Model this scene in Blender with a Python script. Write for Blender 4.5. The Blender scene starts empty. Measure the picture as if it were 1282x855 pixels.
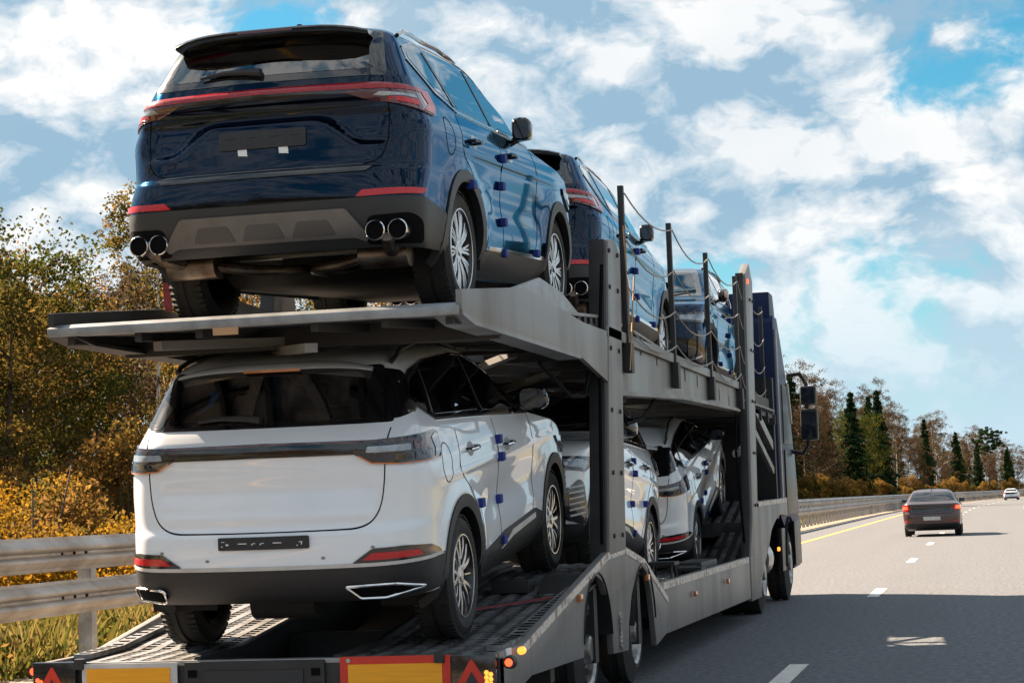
import bpy, bmesh, math, random
import numpy as np
from mathutils import Vector, Matrix
random.seed(7)
RNG = np.random.default_rng(11)
SC = bpy.context.scene
COL = SC.collection
R_ = math.radians

# ------------------------------------------------------------------ camera
F_PX, VPX, VPY, SLOPE, EYE = 2600.0, 1238.0, 613.0, -0.036, 1.38
PW, PH = 1282.0, 855.0
_h = np.array([VPX-PW/2, VPY-PH/2, F_PX]); _h /= np.linalg.norm(_h)
_u = np.array([SLOPE, -1.0, -(SLOPE*_h[0]-_h[1])/_h[2]]); _u /= np.linalg.norm(_u)
_r = np.cross(_h, _u); _r = _r if _r[0] > 0 else -_r
cam_d = bpy.data.cameras.new('camera'); cam = bpy.data.objects.new('camera', cam_d); COL.objects.link(cam)
cam_d.sensor_width = 36.0; cam_d.lens = F_PX/PW*36.0; cam_d.clip_start = 0.1; cam_d.clip_end = 6000
cr, cd, cf = [Vector((_r[i], _h[i], _u[i])) for i in range(3)]
M = Matrix((cr, -cd, -cf)).transposed().to_4x4(); M.translation = (0, 0, EYE)
cam.matrix_world = M
SC.camera = cam

# ------------------------------------------------------------------ light and exposure
SUN_AZ = Vector((-0.88, 0.475, 0)).normalized()      # horizontal direction towards the sun
SUN_EL = R_(36)
sun_dir = Vector((SUN_AZ.x*math.cos(SUN_EL), SUN_AZ.y*math.cos(SUN_EL), math.sin(SUN_EL)))
sd = bpy.data.lights.new('sun', 'SUN'); sd.energy = 5.0; sd.angle = R_(0.5); sd.color = (1.0, 0.79, 0.58)
so = bpy.data.objects.new('sun', sd); COL.objects.link(so)
so.rotation_euler = (-sun_dir).to_track_quat('-Z', 'Y').to_euler(); so.location = (-60, 40, 60)
vs = SC.view_settings; vs.view_transform = 'Standard'; vs.look = 'None'; vs.gamma = 1; vs.exposure = 2.38
vs.use_curve_mapping = False
SC.cycles.max_bounces = 8; SC.cycles.transparent_max_bounces = 12; SC.cycles.caustics_reflective = False; SC.cycles.caustics_refractive = False

world = bpy.data.worlds.new('World'); SC.world = world; world.use_nodes = True
CLOUD_SEED = (2.7, 3.1, 0.9)
def build_world():
    nt = world.node_tree; nt.nodes.clear(); N = nt.nodes.new; L = nt.links.new
    out = N('ShaderNodeOutputWorld'); bg = N('ShaderNodeBackground'); bg.inputs['Strength'].default_value = 0.05
    sky = N('ShaderNodeTexSky'); sky.sky_type = 'NISHITA'; sky.sun_disc = False
    sky.sun_elevation = SUN_EL; sky.sun_rotation = math.atan2(sun_dir.x, sun_dir.y)
    sky.air_density = 1.0; sky.dust_density = 0.6; sky.ozone_density = 1.5
    tint = N('ShaderNodeMix'); tint.data_type = 'RGBA'; tint.blend_type = 'MULTIPLY'; tint.inputs['Factor'].default_value = 1
    tint.inputs['B'].default_value = (0.16, 0.43, 0.47, 1); L(sky.outputs[0], tint.inputs['A'])
    tc = N('ShaderNodeTexCoord'); sx = N('ShaderNodeSeparateXYZ'); L(tc.outputs['Generated'], sx.inputs[0])
    def math_(op, a, b=None, c=None, clamp=False):
        m = N('ShaderNodeMath'); m.operation = op; m.use_clamp = clamp
        for i, v in enumerate((a, b, c)):
            if v is None: continue
            if isinstance(v, (int, float)): m.inputs[i].default_value = v
            else: L(v, m.inputs[i])
        return m.outputs[0]
    zc = math_('MAXIMUM', sx.outputs[2], 0.0)
    mp = N('ShaderNodeMapping'); L(tc.outputs['Generated'], mp.inputs[0]); mp.inputs['Scale'].default_value = (1.0, 1.0, 1.55); mp.inputs['Location'].default_value = CLOUD_SEED
    wn = N('ShaderNodeTexNoise'); wn.inputs['Scale'].default_value = 14; wn.inputs['Detail'].default_value = 4; L(mp.outputs[0], wn.inputs['Vector'])
    w1 = N('ShaderNodeVectorMath'); w1.operation = 'SUBTRACT'; L(wn.outputs['Color'], w1.inputs[0]); w1.inputs[1].default_value = (.5, .5, .5)
    w2 = N('ShaderNodeVectorMath'); w2.operation = 'SCALE'; L(w1.outputs[0], w2.inputs[0]); w2.inputs['Scale'].default_value = 0.05
    w3 = N('ShaderNodeVectorMath'); w3.operation = 'ADD'; L(mp.outputs[0], w3.inputs[0]); L(w2.outputs[0], w3.inputs[1])
    def noise(off, scale, detail, rough):
        va = N('ShaderNodeVectorMath'); va.operation = 'ADD'; L(w3.outputs[0], va.inputs[0]); va.inputs[1].default_value = off
        n = N('ShaderNodeTexNoise'); n.inputs['Scale'].default_value = scale; n.inputs['Detail'].default_value = detail; n.inputs['Roughness'].default_value = rough; L(va.outputs[0], n.inputs['Vector']); return n.outputs[0]
    d0 = math_('MULTIPLY_ADD', noise((0, 0, 0), 4.2, 2, .5), .5, math_('MULTIPLY', noise((3, 1, 2), 10.5, 12, .60), .5))
    a0 = noise((3, 1, 2), 10.5, 9, .56); a1 = noise((3-SUN_AZ.x*.010, 1-SUN_AZ.y*.010, 2.024), 10.5, 9, .56)
    cov = N('ShaderNodeMapRange'); cov.interpolation_type = 'SMOOTHSTEP'; L(d0, cov.inputs[0])
    cov.inputs[1].default_value = 0.405; cov.inputs[2].default_value = 0.475
    lit = math_('MULTIPLY_ADD', math_('SUBTRACT', a0, a1), 7.5, 0.53, True)
    soft = math_('MULTIPLY_ADD', math_('SUBTRACT', noise((7, 5, 1), 6.0, 4, .5), .5), 1.0, lit, True)
    cc = N('ShaderNodeMix'); cc.data_type = 'RGBA'; L(soft, cc.inputs['Factor'])
    cc.inputs['A'].default_value = (1.3, 2.0, 2.6, 1); cc.inputs['B'].default_value = (4.0, 3.97, 3.93, 1)
    mx = N('ShaderNodeMix'); mx.data_type = 'RGBA'; L(math_('MULTIPLY', cov.outputs[0], 0.97), mx.inputs['Factor']); L(tint.outputs['Result'], mx.inputs['A']); L(cc.outputs['Result'], mx.inputs['B'])
    # pale air towards the horizon
    hz = N('ShaderNodeMapRange'); hz.interpolation_type = 'SMOOTHSTEP'; L(zc, hz.inputs[0]); hz.inputs[1].default_value = 0.02; hz.inputs[2].default_value = 0.15; hz.inputs[3].default_value = 0.88; hz.inputs[4].default_value = 0
    mh = N('ShaderNodeMix'); mh.data_type = 'RGBA'; L(hz.outputs[0], mh.inputs['Factor']); L(mx.outputs['Result'], mh.inputs['A']); mh.inputs['B'].default_value = (2.3, 3.05, 3.5, 1)
    L(mh.outputs['Result'], bg.inputs[0]); L(bg.outputs[0], out.inputs[0])
build_world()

# ------------------------------------------------------------------ materials
MATS = {}
def mat(name, base, rough=0.5, metal=0.0, coat=0.0, spec=0.5, noise=0.0, nscale=8.0, col2=None, emit=None, estr=0.0, bump=0.0, bscale=40.0, coord='Object', flake=False, detail=6, nlo=.35, nhi=.65, stretch=None, rvar=0.0):
    if name in MATS: return MATS[name]
    m = bpy.data.materials.new(name); m.use_nodes = True; nt = m.node_tree
    b = nt.nodes['Principled BSDF']; N = nt.nodes.new; L = nt.links.new
    b.inputs['Base Color'].default_value = (*base, 1); b.inputs['Roughness'].default_value = rough
    b.inputs['Metallic'].default_value = metal; b.inputs['Coat Weight'].default_value = coat; b.inputs['Coat Roughness'].default_value = 0.03
    b.inputs['Specular IOR Level'].default_value = spec
    if emit: b.inputs['Emission Color'].default_value = (*emit, 1); b.inputs['Emission Strength'].default_value = estr
    src = None
    if noise or bump or rvar:
        tc = N('ShaderNodeTexCoord'); src = tc.outputs[coord]
        if stretch:
            mp = N('ShaderNodeMapping'); mp.inputs['Scale'].default_value = stretch; L(src, mp.inputs[0]); src = mp.outputs[0]
    if noise or rvar:
        n = N('ShaderNodeTexNoise'); n.inputs['Scale'].default_value = nscale; n.inputs['Detail'].default_value = detail; n.inputs['Roughness'].default_value = 0.62; L(src, n.inputs['Vector'])
        mr = N('ShaderNodeMapRange'); L(n.outputs[0], mr.inputs[0]); mr.inputs[1].default_value = nlo; mr.inputs[2].default_value = nhi
        if noise:
            c2 = col2 or tuple(c*(1-noise) for c in base)
            mx = N('ShaderNodeMix'); mx.data_type = 'RGBA'; L(mr.outputs[0], mx.inputs['Factor']); mx.inputs['A'].default_value = (*base, 1); mx.inputs['B'].default_value = (*c2, 1)
            L(mx.outputs['Result'], b.inputs['Base Color'])
        if rvar:
            ma = N('ShaderNodeMath'); ma.operation = 'MULTIPLY_ADD'; L(mr.outputs[0], ma.inputs[0]); ma.inputs[1].default_value = rvar; ma.inputs[2].default_value = rough
            L(ma.outputs[0], b.inputs['Roughness'])
    if bump:
        n2 = N('ShaderNodeTexNoise'); n2.inputs['Scale'].default_value = bscale; n2.inputs['Detail'].default_value = 4; L(src, n2.inputs['Vector'])
        bp = N('ShaderNodeBump'); bp.inputs['Strength'].default_value = bump; bp.inputs['Distance'].default_value = 0.01; L(n2.outputs[0], bp.inputs['Height']); L(bp.outputs[0], b.inputs['Normal'])
    MATS[name] = m
    return m

def glass_mat(name, tint, refl=0.06):
    m = bpy.data.materials.new(name); m.use_nodes = True; nt = m.node_tree; nt.nodes.clear(); N = nt.nodes.new; L = nt.links.new
    o = N('ShaderNodeOutputMaterial'); mx = N('ShaderNodeMixShader'); tr = N('ShaderNodeBsdfTransparent'); gl = N('ShaderNodeBsdfGlossy')
    tr.inputs[0].default_value = (*tint, 1); gl.inputs['Roughness'].default_value = 0.015; gl.inputs[0].default_value = (1, 1, 1, 1)
    fr = N('ShaderNodeFresnel'); fr.inputs[0].default_value = 1.62
    ad = N('ShaderNodeMath'); ad.operation = 'ADD'; ad.use_clamp = True; L(fr.outputs[0], ad.inputs[0]); ad.inputs[1].default_value = refl
    L(ad.outputs[0], mx.inputs[0]); L(tr.outputs[0], mx.inputs[1]); L(gl.outputs[0], mx.inputs[2]); L(mx.outputs[0], o.inputs[0])
    MATS[name] = m; return m

mat('blue_paint', (0.0010, 0.008, 0.024), 0.14, 0.95, 0.55, noise=0.12, nscale=2.0)
MATS['blue_paint'].node_tree.nodes['Principled BSDF'].inputs['Specular Tint'].default_value = (0.20, 0.64, 0.95, 1)
mat('white_paint', (0.82, 0.87, 0.93), 0.30, 0.0, 1.0, noise=0.05, nscale=1.5, col2=(0.79, 0.84, 0.90))
MATS['white_paint'].node_tree.nodes['Principled BSDF'].inputs['Coat IOR'].default_value = 1.6
mat('brown_paint', (0.075, 0.036, 0.034), 0.32, 0.5, 1.0, noise=0.2, nscale=3)
mat('black_gloss', (0.006, 0.006, 0.008), 0.12, 0, 0.8)
mat('black_plastic', (0.018, 0.019, 0.022), 0.55, noise=0.25, nscale=30, bump=0.15, bscale=300)
mat('grey_plastic', (0.022, 0.025, 0.030), 0.5, noise=0.2, nscale=12)
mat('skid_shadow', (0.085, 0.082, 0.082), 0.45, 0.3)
mat('skid_grey', (0.15, 0.145, 0.145), 0.38, 0.4, noise=0.15, nscale=9)
mat('bar_lens', (0.36, 0.006, 0.014), 0.2, 0, 0.2, noise=0.4, nscale=20, stretch=(1, 3, 2))
mat('silver_paint', (0.26, 0.26, 0.27), 0.4, 0.5, noise=0.15, nscale=9)
mat('chrome', (0.75, 0.75, 0.76), 0.12, 1.0)
mat('steel_pipe', (0.22, 0.19, 0.16), 0.38, 0.9, noise=0.5, nscale=7, col2=(0.09, 0.06, 0.045))
mat('underbody', (0.012, 0.012, 0.013), 0.8, noise=0.4, nscale=9)
mat('seam', (0.004, 0.004, 0.005), 0.9, spec=0.1)
mat('red_lens', (0.62, 0.012, 0.02), 0.18, 0, 0.25, noise=0.35, nscale=40, stretch=(1, 8, 2))
mat('dark_red_lens', (0.10, 0.006, 0.012), 0.1, 0, 1.0, noise=0.5, nscale=60)
mat('smoke_lens', (0.012, 0.018, 0.032), 0.06, 0, 0.8, noise=0.5, nscale=8)
mat('clear_lens', (0.42, 0.46, 0.50), 0.08, 0.15, 1.0, noise=0.5, nscale=7, col2=(0.12, 0.17, 0.24))
mat('amber_lens', (0.65, 0.18, 0.03), 0.12, 0, 1.0, noise=0.3, nscale=30)
mat('lit_red', (0.6, 0.02, 0.02), 0.2, emit=(1.0, 0.07, 0.02), estr=0.7)
mat('lit_orange', (0.7, 0.2, 0.03), 0.2, emit=(1.0, 0.25, 0.03), estr=0.55)
mat('foam_blue', (0.008, 0.03, 0.24), 0.7, noise=0.2, nscale=30)
mat('sticker_white', (0.78, 0.8, 0.82), 0.6)
mat('tyre', (0.016, 0.016, 0.017), 0.78, noise=0.35, nscale=14, col2=(0.03, 0.028, 0.026), bump=0.25, bscale=90)
mat('rim_silver', (0.62, 0.62, 0.63), 0.25, 0.9)
mat('rim_dark', (0.02, 0.02, 0.022), 0.35, 0.4, 0.5)
mat('interior', (0.02, 0.02, 0.022), 0.8, noise=0.3, nscale=10)
mat('seat_fabric', (0.03, 0.03, 0.035), 0.75)
mat('film_blue', (0.015, 0.075, 0.19), 0.25, coat=0.6, noise=0.4, nscale=6)
mat('plastic_wrap', (0.5, 0.55, 0.62), 0.3, coat=0.5)
glass_mat('tint_glass', (0.26, 0.29, 0.31), 0.11)
glass_mat('side_glass', (0.20, 0.22, 0.24), 0.34)
glass_mat('clear_glass', (0.42, 0.47, 0.48), 0.05)
glass_mat('sky_glass', (0.05, 0.06, 0.07), 0.22)
mat('truck_grey', (0.215, 0.21, 0.205), 0.42, 0.35, noise=0.6, nscale=1.3, col2=(0.125, 0.112, 0.10), bump=0.06, bscale=40, rvar=0.18, stretch=(1, 1, 0.22), detail=8, nlo=.42, nhi=.78)
mat('truck_dark', (0.024, 0.024, 0.026), 0.55, 0.1, noise=0.5, nscale=4, col2=(0.012, 0.0115, 0.011))
mat('deck_steel', (0.30, 0.31, 0.33), 0.42, 0.6, noise=0.6, nscale=5, col2=(0.06, 0.055, 0.05), rvar=0.25)
mat('galv_edge', (0.32, 0.33, 0.34), 0.4, 0.6, noise=0.4, nscale=6)
mat('strip_cream', (0.72, 0.62, 0.54), 0.6, noise=0.6, nscale=14, col2=(0.22, 0.17, 0.14), nlo=.5, nhi=.62)
mat('strap_red', (0.30, 0.045, 0.055), 0.8, noise=0.4, nscale=20)
mat('strap_tan', (0.45, 0.27, 0.14), 0.8)
mat('cable', (0.30, 0.27, 0.24), 0.5, 0.5)
mat('plate_yellow', (0.95, 0.40, 0.01), 0.5, noise=0.12, nscale=4, stretch=(1, 1, 16))
mat('plate_red', (0.62, 0.035, 0.015), 0.5, noise=0.12, nscale=6)
mat('plate_white', (0.62, 0.60, 0.58), 0.5, noise=0.2, nscale=6)
mat('cab_blue', (0.003, 0.016, 0.075), 0.45, 0.0, 0.0, spec=0.25, noise=0.3, nscale=2)
mat('cab_black', (0.014, 0.015, 0.018), 0.35, 0.0, 0.0, spec=0.25, noise=0.3, nscale=3)
mat('tank_silver', (0.5, 0.5, 0.5), 0.3, 0.9, noise=0.3, nscale=5)
mat('wheel_steel', (0.42, 0.43, 0.45), 0.35, 0.85, noise=0.4, nscale=9, col2=(0.18, 0.16, 0.14))
mat('rail_galv', (0.46, 0.455, 0.45), 0.42, 0.35, noise=0.45, nscale=1.6, col2=(0.27, 0.24, 0.215), rvar=0.2)
mat('post_galv', (0.42, 0.42, 0.43), 0.5, 0.3, noise=0.5, nscale=5, col2=(0.22, 0.21, 0.20))
def asphalt_mat():
    m = bpy.data.materials.new('asphalt'); m.use_nodes = True; nt = m.node_tree; b = nt.nodes['Principled BSDF']; N = nt.nodes.new; L = nt.links.new
    b.inputs['Roughness'].default_value = 0.85; tc = N('ShaderNodeTexCoord')
    def nz(scale, det, sc=(1, 1, 1), lo=.3, hi=.7):
        mp = N('ShaderNodeMapping'); mp.inputs['Scale'].default_value = sc; L(tc.outputs['Object'], mp.inputs[0]); n = N('ShaderNodeTexNoise'); n.inputs['Scale'].default_value = scale; n.inputs['Detail'].default_value = det; n.inputs['Roughness'].default_value = .65; L(mp.outputs[0], n.inputs['Vector'])
        r = N('ShaderNodeMapRange'); L(n.outputs[0], r.inputs[0]); r.inputs[1].default_value = lo; r.inputs[2].default_value = hi; return r.outputs[0], n.outputs[0]
    def mix(f, a, c):
        x = N('ShaderNodeMix'); x.data_type = 'RGBA'; L(f, x.inputs['Factor'])
        for k, v in (('A', a), ('B', c)):
            if isinstance(v, tuple): x.inputs[k].default_value = (*v, 1)
            else: L(v, x.inputs[k])
        return x.outputs['Result']
    agg, raw = nz(16, 12, (1, .55, 1), lo=.36, hi=.66); worn, _ = nz(1.1, 5, (1.0, .02, 1), .35, .7); patch_, _ = nz(.5, 6, lo=.45, hi=.75)
    c1 = mix(agg, (0.038, 0.044, 0.056), (0.136, 0.144, 0.162)); c2 = mix(worn, c1, (0.064, 0.069, 0.079))
    mm = N('ShaderNodeMix'); mm.data_type = 'RGBA'; mm.inputs['Factor'].default_value = .55; L(c1, mm.inputs['A']); L(c2, mm.inputs['B'])
    c3 = mix(patch_, mm.outputs['Result'], c1); L(c3, b.inputs['Base Color'])
    bp = N('ShaderNodeBump'); bp.inputs['Strength'].default_value = .4; bp.inputs['Distance'].default_value = .008; L(raw, bp.inputs['Height']); L(bp.outputs[0], b.inputs['Normal'])
    MATS['asphalt'] = m
asphalt_mat()
mat('gravel', (0.26, 0.215, 0.17), 0.95, noise=1, nscale=5, col2=(0.19, 0.15, 0.10), bump=0.8, bscale=60, detail=10)
mat('line_white', (0.62, 0.60, 0.57), 0.7, noise=1, nscale=9, col2=(0.40, 0.38, 0.36), detail=10, nlo=.45, nhi=.75)
mat('line_yellow', (0.55, 0.31, 0.05), 0.7, noise=1, nscale=5, col2=(0.5, 0.30, 0.09), detail=10, nlo=.45, nhi=.75)
mat('ground_grass', (0.15, 0.12, 0.045), 0.95, noise=1, nscale=0.35, col2=(0.07, 0.07, 0.02), bump=0.6, bscale=4, detail=10)
mat('bark', (0.11, 0.08, 0.058), 0.9, noise=0.6, nscale=6)
mat('birch_bark', (0.58, 0.54, 0.49), 0.85, noise=1, nscale=3.0, col2=(0.05, 0.045, 0.04), nlo=.55, nhi=.62, stretch=(1, 1, 0.35))

def leaf_mat(name, stops, var=0.25, trans=0.35):
    m = bpy.data.materials.new(name); m.use_nodes = True; nt = m.node_tree; nt.nodes.clear(); N = nt.nodes.new; L = nt.links.new
    o = N('ShaderNodeOutputMaterial'); at = N('ShaderNodeAttribute'); at.attribute_name = 'tint'
    oi = N('ShaderNodeObjectInfo'); ma = N('ShaderNodeMath'); ma.operation = 'MULTIPLY_ADD'; L(oi.outputs['Random'], ma.inputs[0]); ma.inputs[1].default_value = var; ma.inputs[2].default_value = -var/2
    ad = N('ShaderNodeMath'); ad.operation = 'ADD'; L(at.outputs['Fac'], ad.inputs[0]); L(ma.outputs[0], ad.inputs[1])
    cr = N('ShaderNodeValToRGB'); L(ad.outputs[0], cr.inputs[0]); e = cr.color_ramp.elements
    while len(e) < len(stops): e.new(0.5)
    for k, (p, c) in enumerate(stops): e[k].position = p; e[k].color = (*c, 1)
    df = N('ShaderNodeBsdfDiffuse'); tl = N('ShaderNodeBsdfTranslucent'); mx = N('ShaderNodeMixShader'); mx.inputs[0].default_value = trans
    L(cr.outputs[0], df.inputs[0]); L(cr.outputs[0], tl.inputs[0]); L(df.outputs[0], mx.inputs[1]); L(tl.outputs[0], mx.inputs[2]); L(mx.outputs[0], o.inputs[0])
    MATS[name] = m
leaf_mat('leaf_autumn', [(0.0, (0.030, 0.032, 0.010)), (0.35, (0.105, 0.082, 0.020)), (0.6, (0.19, 0.115, 0.030)), (0.85, (0.175, 0.088, 0.030)), (1.0, (0.28, 0.18, 0.045))], 0.35, 0.5)
leaf_mat('leaf_green', [(0.0, (0.020, 0.028, 0.009)), (0.5, (0.050, 0.060, 0.014)), (0.85, (0.095, 0.088, 0.018)), (1.0, (0.15, 0.105, 0.022))], 0.3, 0.5)
leaf_mat('leaf_gold', [(0.0, (0.09, 0.055, 0.008)), (0.5, (0.26, 0.14, 0.014)), (1.0, (0.36, 0.17, 0.012))], 0.3, 0.5)
leaf_mat('leaf_brown', [(0.0, (0.036, 0.026, 0.017)), (0.5, (0.080, 0.054, 0.032)), (1.0, (0.13, 0.082, 0.042))], 0.3)
leaf_mat('needle', [(0.0, (0.010, 0.020, 0.012)), (0.6, (0.022, 0.045, 0.020)), (1.0, (0.05, 0.075, 0.025))], 0.25, 0.1)
leaf_mat('grass_blade', [(0.0, (0.045, 0.060, 0.012)), (0.4, (0.11, 0.115, 0.022)), (0.75, (0.22, 0.165, 0.05)), (1.0, (0.32, 0.24, 0.11))], 0.2)

# ------------------------------------------------------------------ mesh helpers
def link(o, parent=None):
    COL.objects.link(o)
    if parent is not None: o.parent = parent
    return o
def empty(name, loc=(0, 0, 0), rot=(0, 0, 0)):
    o = bpy.data.objects.new(name, None); o.location = loc; o.rotation_euler = rot; o.empty_display_size = 0.3
    return link(o)
def tag(o, label=None, cat=None, group=None, kind=None):
    if label: o['label'] = label
    if cat: o['category'] = cat
    if group: o['group'] = group
    if kind: o['kind'] = kind
    return o
def mesh_obj(name, verts, faces, m, parent=None, smooth=False, sharp=35):
    me = bpy.data.meshes.new(name); me.from_pydata([tuple(v) for v in verts], [], faces); me.update()
    me.materials.append(MATS[m])
    if smooth:
        me.shade_smooth()
        if sharp: me.set_sharp_from_angle(angle=R_(sharp))
    return link(bpy.data.objects.new(name, me), parent)
class MB:
    """collects simple solids into one mesh"""
    def __init__(s): s.v = []; s.f = []
    def add(s, v, f):
        k = len(s.v); s.v += [tuple(p) for p in v]; s.f += [tuple(i+k for i in q) for q in f]; return s
    def box(s, a, b):
        (x0, y0, z0), (x1, y1, z1) = a, b
        return s.add([(x0, y0, z0), (x1, y0, z0), (x1, y1, z0), (x0, y1, z0), (x0, y0, z1), (x1, y0, z1), (x1, y1, z1), (x0, y1, z1)],
                     [(3, 2, 1, 0), (4, 5, 6, 7), (0, 1, 5, 4), (1, 2, 6, 5), (2, 3, 7, 6), (3, 0, 4, 7)])
    def cbox(s, c, d): return s.box([c[i]-d[i]/2 for i in range(3)], [c[i]+d[i]/2 for i in range(3)])
    def bar(s, p, q, w, h, up=(0, 0, 1)):
        p, q = Vector(p), Vector(q); d = (q-p).normalized(); u = Vector(up)
        sd_ = d.cross(u)
        if sd_.length < 1e-4: sd_ = d.cross(Vector((1, 0, 0)))
        sd_.normalize(); u = sd_.cross(d)
        v = [c+sd_*a*w/2+u*b*h/2 for c in (p, q) for a, b in ((-1, -1), (1, -1), (1, 1), (-1, 1))]
        return s.add(v, [(3, 2, 1, 0), (4, 5, 6, 7), (0, 1, 5, 4), (1, 2, 6, 5), (2, 3, 7, 6), (3, 0, 4, 7)])
    def tube(s, pts, r, n=8, cap=True):
        pts = [Vector(p) for p in pts]; rs = r if isinstance(r, (list, tuple)) else [r]*len(pts)
        v = []; f = []; ref = None
        for i, p in enumerate(pts):
            d = (pts[min(i+1, len(pts)-1)]-pts[max(i-1, 0)]).normalized()
            if ref is None:
                ref = Vector((0, 0, 1)) if abs(d.z) < 0.9 else Vector((1, 0, 0))
            a = d.cross(ref).normalized(); b = a.cross(d).normalized(); ref = b
            v += [p+(a*math.cos(t)+b*math.sin(t))*rs[i] for t in [2*math.pi*k/n for k in range(n)]]
        for i in range(len(pts)-1):
            for k in range(n): f.append((i*n+k, i*n+(k+1) % n, (i+1)*n+(k+1) % n, (i+1)*n+k))
        if cap: f += [tuple(range(n-1, -1, -1)), tuple(range((len(pts)-1)*n, len(pts)*n))]
        return s.add(v, f)
    def lathe(s, prof, axis='y', n=40, c=(0, 0, 0), a0=0, a1=2*math.pi):
        """prof: list of (axial, radius)"""
        full = abs(a1-a0-2*math.pi) < 1e-6; m = n if full else n+1
        v = []; f = []
        for (ax, r) in prof:
            for k in range(m):
                t = a0+(a1-a0)*k/n; p, q = r*math.cos(t), r*math.sin(t)
                v.append({'y': (c[0]+p, c[1]+ax, c[2]+q), 'x': (c[0]+ax, c[1]+p, c[2]+q), 'z': (c[0]+p, c[1]+q, c[2]+ax)}[axis])
        for i in range(len(prof)-1):
            for k in range(n): k2 = (k+1) % m; f.append((i*m+k, i*m+k2, (i+1)*m+k2, (i+1)*m+k))
        return s.add(v, f)
    def prism(s, poly, a0, a1, axis='x'):
        """extrude a 2D polygon; axis x: poly is (y,z); axis y: poly is (x,z); axis z: (x,y)"""
        n = len(poly)
        mk = {'x': lambda a, p: (a, p[0], p[1]), 'y': lambda a, p: (p[0], a, p[1]), 'z': lambda a, p: (p[0], p[1], a)}[axis]
        v = [mk(a0, p) for p in poly]+[mk(a1, p) for p in poly]
        f = [tuple(range(n)), tuple(range(2*n-1, n-1, -1))]+[(i, (i+1) % n, n+(i+1) % n, n+i) for i in range(n)]
        return s.add(v, f)
    def build(s, name, m, parent=None, smooth=False, sharp=35, bevel=0.0):
        me = bpy.data.meshes.new(name); me.from_pydata(s.v, [], s.f); me.update()
        bm = bmesh.new(); bm.from_mesh(me); bmesh.ops.recalc_face_normals(bm, faces=bm.faces)
        if bevel:
            es = [e for e in bm.edges if len(e.link_faces) == 2 and e.calc_face_angle(0) > R_(40)]
            bmesh.ops.bevel(bm, geom=es, offset=bevel, segments=2, affect='EDGES', profile=0.7, clamp_overlap=True)
        bm.to_mesh(me); bm.free()
        me.materials.append(MATS[m])
        if smooth or bevel:
            me.shade_smooth()
            if sharp: me.set_sharp_from_angle(angle=R_(sharp))
        return link(bpy.data.objects.new(name, me), parent)
def copy_tree(o, parent=None, remat=None):
    c = o.copy(); COL.objects.link(c)
    if parent is not None: c.parent = parent
    for ch in o.children:
        copy_tree(ch, c)
    return c
def pchip(x, y, xq):
    x = np.asarray(x, float); y = np.asarray(y, float); h = np.diff(x); d = np.diff(y)/h
    m = np.zeros_like(y); m[0] = d[0]; m[-1] = d[-1]
    for i in range(1, len(x)-1):
        if d[i-1]*d[i] > 0:
            w1 = 2*h[i]+h[i-1]; w2 = h[i]+2*h[i-1]; m[i] = (w1+w2)/(w1/d[i-1]+w2/d[i])
    k = np.clip(np.searchsorted(x, xq)-1, 0, len(x)-2); t = (xq-x[k])/h[k]
    return ((2*t**3-3*t**2+1)*y[k]+(t**3-2*t**2+t)*h[k]*m[k]+(-2*t**3+3*t**2)*y[k+1]+(t**3-t**2)*h[k]*m[k+1])
def round_poly(pts, r=0.03, n=4):
    out = []; P = [Vector((p[0], p[1])) for p in pts]; rr = [p[2] if len(p) > 2 else r for p in pts]; N = len(P)
    for i in range(N):
        a, b, c = P[i-1], P[i], P[(i+1) % N]; d1 = (a-b); d2 = (c-b); q = min(rr[i], d1.length*0.45, d2.length*0.45)
        if q < 1e-4: out.append((b.x, b.y)); continue
        s, e = b+d1.normalized()*q, b+d2.normalized()*q
        for k in range(n+1):
            t = k/n; p = s*(1-t)**2+b*2*t*(1-t)+e*t*t; out.append((p.x, p.y))
    return out
def in_poly(poly, x, y):
    x = np.asarray(x); y = np.asarray(y); inside = np.zeros(x.shape, bool); n = len(poly)
    for i in range(n):
        x0, y0 = poly[i]; x1, y1 = poly[(i+1) % n]
        if y0 == y1: continue
        c = ((y0 > y) != (y1 > y)) & (x < (x1-x0)*(y-y0)/(y1-y0)+x0); inside ^= c
    return inside
def strip_poly(pts, w):
    """polyline -> thin closed polygon of width w"""
    P = [Vector(p) for p in pts]; L_, R2 = [], []
    for i, p in enumerate(P):
        d = (P[min(i+1, len(P)-1)]-P[max(i-1, 0)]).normalized(); n = Vector((-d.y, d.x))*w/2
        L_.append(tuple(p+n)); R2.append(tuple(p-n))
    return L_+R2[::-1]
def arc(cx, cy, r, a0, a1, n=14): return [(cx+r*math.cos(R_(a0+(a1-a0)*k/n)), cy+r*math.sin(R_(a0+(a1-a0)*k/n))) for k in range(n+1)]

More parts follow.
